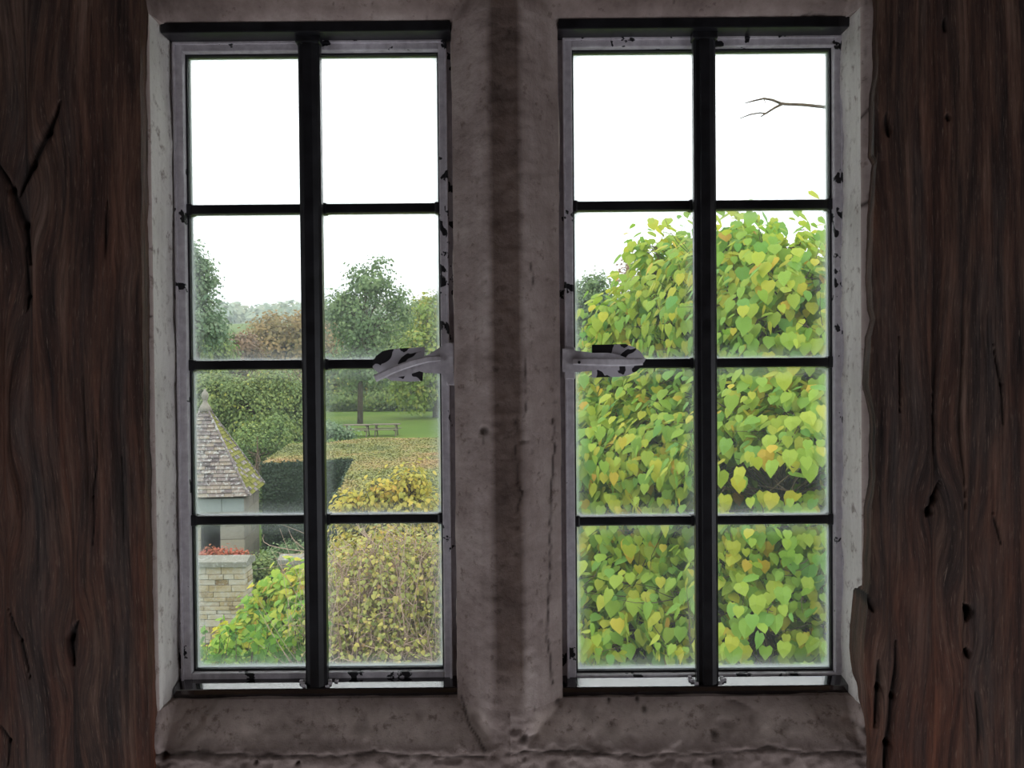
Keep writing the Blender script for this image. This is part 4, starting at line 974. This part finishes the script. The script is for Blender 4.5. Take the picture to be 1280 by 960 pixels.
stems('tall_herb', 'clump of upright fresh green stems at the foot of the wall end', 'plant', 236, 390, 11.0, 768, 60, M['l_lush'], 44, 0.11)
def bush_leaf_parts(root, name, P, S_, T, N, size, var, mat, nvar=10):
    me_cache = {}
    for i in range(len(P)):
        k = min(nvar - 1, int(var[i] * nvar))
        if k not in me_cache:
            tv, tf = HEART; me = bpy.data.meshes.new('leaf'); tv2 = tv.copy(); tv2[:, 2] *= 0.6 + 0.12 * k
            me.from_pydata([tuple(v) for v in tv2], [], [tuple(int(q) for q in f) for f in tf]); me.update()
            a = me.attributes.new('var', 'FLOAT', 'POINT'); a.data.foreach_set('value', np.full(len(tv), (k + 0.5) / nvar, dtype=np.float32)); me.materials.append(mat); me_cache[k] = me
        o = bpy.data.objects.new(name, me_cache[k]); scene.collection.objects.link(o)
        R3 = Matrix((Vector(S_[i]), Vector(T[i]), Vector(N[i]))).transposed()
        o.parent = root
        o.matrix_local = Matrix.Translation(Vector(P[i]) - Vector(root.location)) @ R3.to_4x4() @ Matrix.Scale(float(size[i]), 4)
def project(P):
    d = P - np.array([0, 0, EYE]); c = d @ np.array(Fv); return 640 + F_PX * (d @ np.array(CX)) / c, 480 - F_PX * (d @ np.array(CY)) / c
def leafy(name, label, cat, blobs, mat, seed, n_clumps, per, cr, leaf, parts, win, trunk, bark, shell=0.35, twigs=3, colour=0.45, droop=0.75, tw_r=0.006, extra=None, fork=None, tr=0.1, up=0.45, gaps=()):
    rng = np.random.default_rng(seed)
    P, N, var, C = sample_crown(rng, blobs, n_clumps, per, cr, shell, flat=0.9, colour=colour)
    N[:, 2] += up - 0.45
    P[:, 2] = np.maximum(P[:, 2], 0.15)
    ok = np.ones(len(P), bool)
    for c, r in gaps: ok &= ~(((((P - np.array(c)) / np.array(r)) ** 2).sum(1) < 1) & (rng.random(len(P)) < 0.85))
    P, N, var = P[ok], N[ok], var[ok]
    root = empty(name, trunk); tag(root, label, cat)
    m = MB(); fk = Vector(fork); m.tube([Vector(trunk) - Vector((0, 0, .1)), Vector(trunk).lerp(fk, 0.5) + Vector((0.06, 0, 0)), fk], [tr * 1.3, tr, tr * 0.8], 10); m.build('trunk', bark, root, smooth=True)
    m = MB(); cs = np.array([b[0] for b in blobs])
    hubs = []
    for c in cs:
        limb(m, fk, c, tr * 0.55, tr * 0.2, rng, 0.25, 7, 6); hubs.append(Vector(c))
    m.build('limbs', bark, root, smooth=True)
    m = MB()
    for c in C:
        j = int(np.argmin(((cs - c) ** 2).sum(1))); limb(m, hubs[j].lerp(fk, rng.random() * 0.35), c, tr * 0.13, tw_r, rng, 0.2, 5, 4)
        for _ in range(twigs):
            limb(m, c, Vector(c) + Vector(rng.normal(0, 1, 3)) * cr * 1.1, tw_r, tw_r * 0.35, rng, 0.2, 3, 3)
    tag(m.build('twigs', bark, root), kind='stuff')
    S_, T, N2 = frames(rng, N, droop, 0.35); size = leaf * (0.55 + 0.75 * rng.random(len(P)))
    px, py = project(P); dist = P[:, 1]
    # the leaves that show largest stand nearest, inside the panes
    vis = (px > win[0]) & (px < win[1]) & (py > win[2]) & (py < win[3])
    score = np.where(vis, size / dist, 0); order = np.argsort(-score)[:parts * 3]; pick = order[np.argsort(dist[order])][:parts] if parts else order[:0]
    keep = np.ones(len(P), bool); keep[pick] = False
    V, F, A = leaf_mesh(P[keep], S_[keep], T[keep], N2[keep], size[keep], var[keep], HEART)
    tag(build('foliage', V, F, mat, root, {'var': A}), kind='stuff')
    bush_leaf_parts(root, 'leaf', P[pick], S_[pick], T[pick], N2[pick], size[pick], var[pick], mat)
    if extra: extra(root, rng)
    return root
leafy('golden_shrub', 'tall shrub of golden yellow leaves in front of the clipped hedge', 'shrub',
      [px_blob(485, 625, 15, 30, 36), px_blob(440, 640, 15, 26, 26), px_blob(525, 640, 15, 34, 30), px_blob(480, 690, 15, 70, 50), px_blob(510, 605, 15, 22, 18)],
      M['l_yel'], 51, 280, 18, 0.10, 0.070, 140, (400, 556, 560, 690), (at(490, 800, 15).x, 15.0, 0.0), M['bark2'], fork=tuple(at(485, 760, 15)), tr=0.05, shell=0.3)
def bare(root, rng):
    m = MB()
    for k in range(240):
        x0 = rng.uniform(400, 570); p0 = at(x0, 900, 11.4 + rng.uniform(-0.8, 0.8)); p1 = at(x0 + rng.normal(0, 55), rng.uniform(655, 800), p0.y + rng.normal(0, .3))
        limb(m, p0, p1, 0.006, 0.002, rng, 0.16, 6, 3)
    tag(m.build('bare_stems', M['twigbark'], root), kind='stuff')
M['twigbark'] = m_bark('pale_twig_bark', lin(140, 116, 104), lin(186, 162, 146))
leafy('twiggy_shrub', 'dense twiggy olive and brown shrub at the bottom right of the left window', 'shrub',
      [px_blob(480, 740, 11.5, 84, 78), px_blob(440, 780, 11.2, 60, 80), px_blob(540, 740, 11.6, 60, 80), px_blob(490, 830, 11, 100, 60)],
      M['l_twig'], 52, 620, 15, 0.15, 0.046, 0, (400, 556, 640, 835), (at(490, 960, 11.5).x, 11.5, 0.0), M['twigbark'], fork=tuple(at(485, 900, 11.5)), tr=0.05, shell=0.2, extra=bare, colour=0.3)
# bare pale twigs between the hedge and the small pier
root = empty('bare_shrub', (at(362, 700, 17).x, 17.0, 0)); tag(root, 'leafless pale-twigged shrub in front of the dark hedge face', 'shrub'); m = MB(); rng = np.random.default_rng(3)
b0 = Vector((at(385, 700, 17).x, 17, 0)); f0 = at(388, 690, 17); m.tube([b0, f0], [0.02, 0.012], 5)
for q in ((330, 668), (345, 690), (350, 655), (360, 660), (338, 700), (410, 660), (425, 690), (318, 712)): limb(m, f0, at(*q, 17 + rng.normal(0, .2)), 0.009, 0.002, rng, 0.25, 6, 4)
tag(m.build('branches', M['twigbark'], root), kind='stuff')

def sky_twig(root, rng):
    Y = 6.6; m = MB()
    m.tube([at(*q, y) for q, y in (((1150, 430), 8.0), ((1175, 300), 7.4), ((1140, 180), 6.9), ((1080, 142), 6.7), ((1033, 134), Y), ((1005, 131), Y), ((980, 130), Y), ((974, 129), Y))], [0.03, 0.022, 0.016, 0.015, 0.0125, 0.0115, 0.011, 0.011], 6)
    m.tube([at(*q, Y) for q in ((978, 130), (966, 125), (955, 123), (942, 126), (931, 129))], [0.010, 0.009, 0.007, 0.006, 0.003], 5)
    m.tube([at(*q, Y) for q in ((978, 130), (968, 135), (957, 142), (950, 141), (938, 143), (925, 148))], [0.010, 0.008, 0.007, 0.005, 0.005, 0.003], 5)
    m.tube([at(*q, Y) for q in ((957, 142), (951, 146))], [0.006, 0.004], 5)
    m.tube([at(*q, Y) for q in ((955, 124), (957, 129))], [0.004, 0.002], 5)
    m.build('bare_twig', M['bark2'], root, smooth=True)['label'] = 'bare forked twig against the white sky'
leafy('yellow_green_tree', 'large tree with heart-shaped yellow-green leaves filling the right window', 'tree',
      [px_blob(985, 445, 8.2, 105, 138, 0.9), px_blob(910, 430, 9.0, 80, 130, 0.9), px_blob(838, 455, 10.0, 66, 140, 1.0), px_blob(812, 330, 10.0, 14, 24, .3), px_blob(845, 318, 10.0, 20, 22, .3), px_blob(915, 305, 8.8, 12, 26, .25), px_blob(950, 314, 8.2, 10, 22, .2), px_blob(998, 316, 8.0, 9, 22, .2), px_blob(775, 420, 9.8, 16, 40, .4), px_blob(1028, 325, 8.0, 12, 22, .2), px_blob(790, 540, 10.0, 66, 120, 1.0), px_blob(745, 640, 9.4, 90, 130, 1.1),
       px_blob(850, 620, 8.8, 100, 150, 1.1), px_blob(975, 620, 7.6, 110, 150, 1.0), px_blob(800, 790, 8.4, 120, 110, 1.1), px_blob(950, 790, 7.4, 130, 110, 1.0), px_blob(1090, 560, 8.4, 110, 240, 1.2), px_blob(1120, 780, 8.4, 120, 150, 1.2)],
      M['l_big'], 61, 1500, 32, 0.17, 0.100, 300, (716, 1040, 262, 838), (2.35, 9.2, 0.0), M['bark2'], fork=tuple(at(975, 640, 9.0)), tr=0.11, shell=0.5, droop=0.9, up=0.12, gaps=(px_blob(965, 590, 7.2, 55, 26, 0.9), px_blob(905, 600, 7.6, 24, 40, 0.9), px_blob(950, 800, 7.0, 24, 40, 0.8), px_blob(1000, 455, 7.6, 34, 14, 0.7), px_blob(935, 585, 7.6, 30, 24, .9)), extra=sky_twig, tw_r=0.005)
tree('bare_tree', 'thin grey nearly leafless tree rising behind the yellow-green tree', 'tree',
     [px_blob(790, 330, 30, 14, 22), px_blob(780, 350, 30, 14, 20)], M['l_rust'], M['twigbark'], 70, n_clumps=70, per=4, cr=0.12, leaf=0.09, tr=0.06, limbs=70, base=(at(790, 400, 30).x, 30))

# autumn haze lying over the fields
hz = bpy.data.materials.new('thin_haze'); hz.use_nodes = True; hn = hz.node_tree.nodes; hn.clear()
ho = hn.new('ShaderNodeOutputMaterial'); hv = hn.new('ShaderNodeVolumeScatter'); hv.inputs['Density'].default_value = 0.0010; hv.inputs['Color'].default_value = (0.92, 0.96, 1.0, 1); hv.inputs['Anisotropy'].default_value = 0.3
hz.node_tree.links.new(hv.outputs[0], ho.inputs['Volume'])
m = MB(); m.box(-900, 900, 56, 900, -20, 120); tag(m.build('haze', hz), 'thin pale haze over the distant fields and trees', 'haze', kind='stuff')
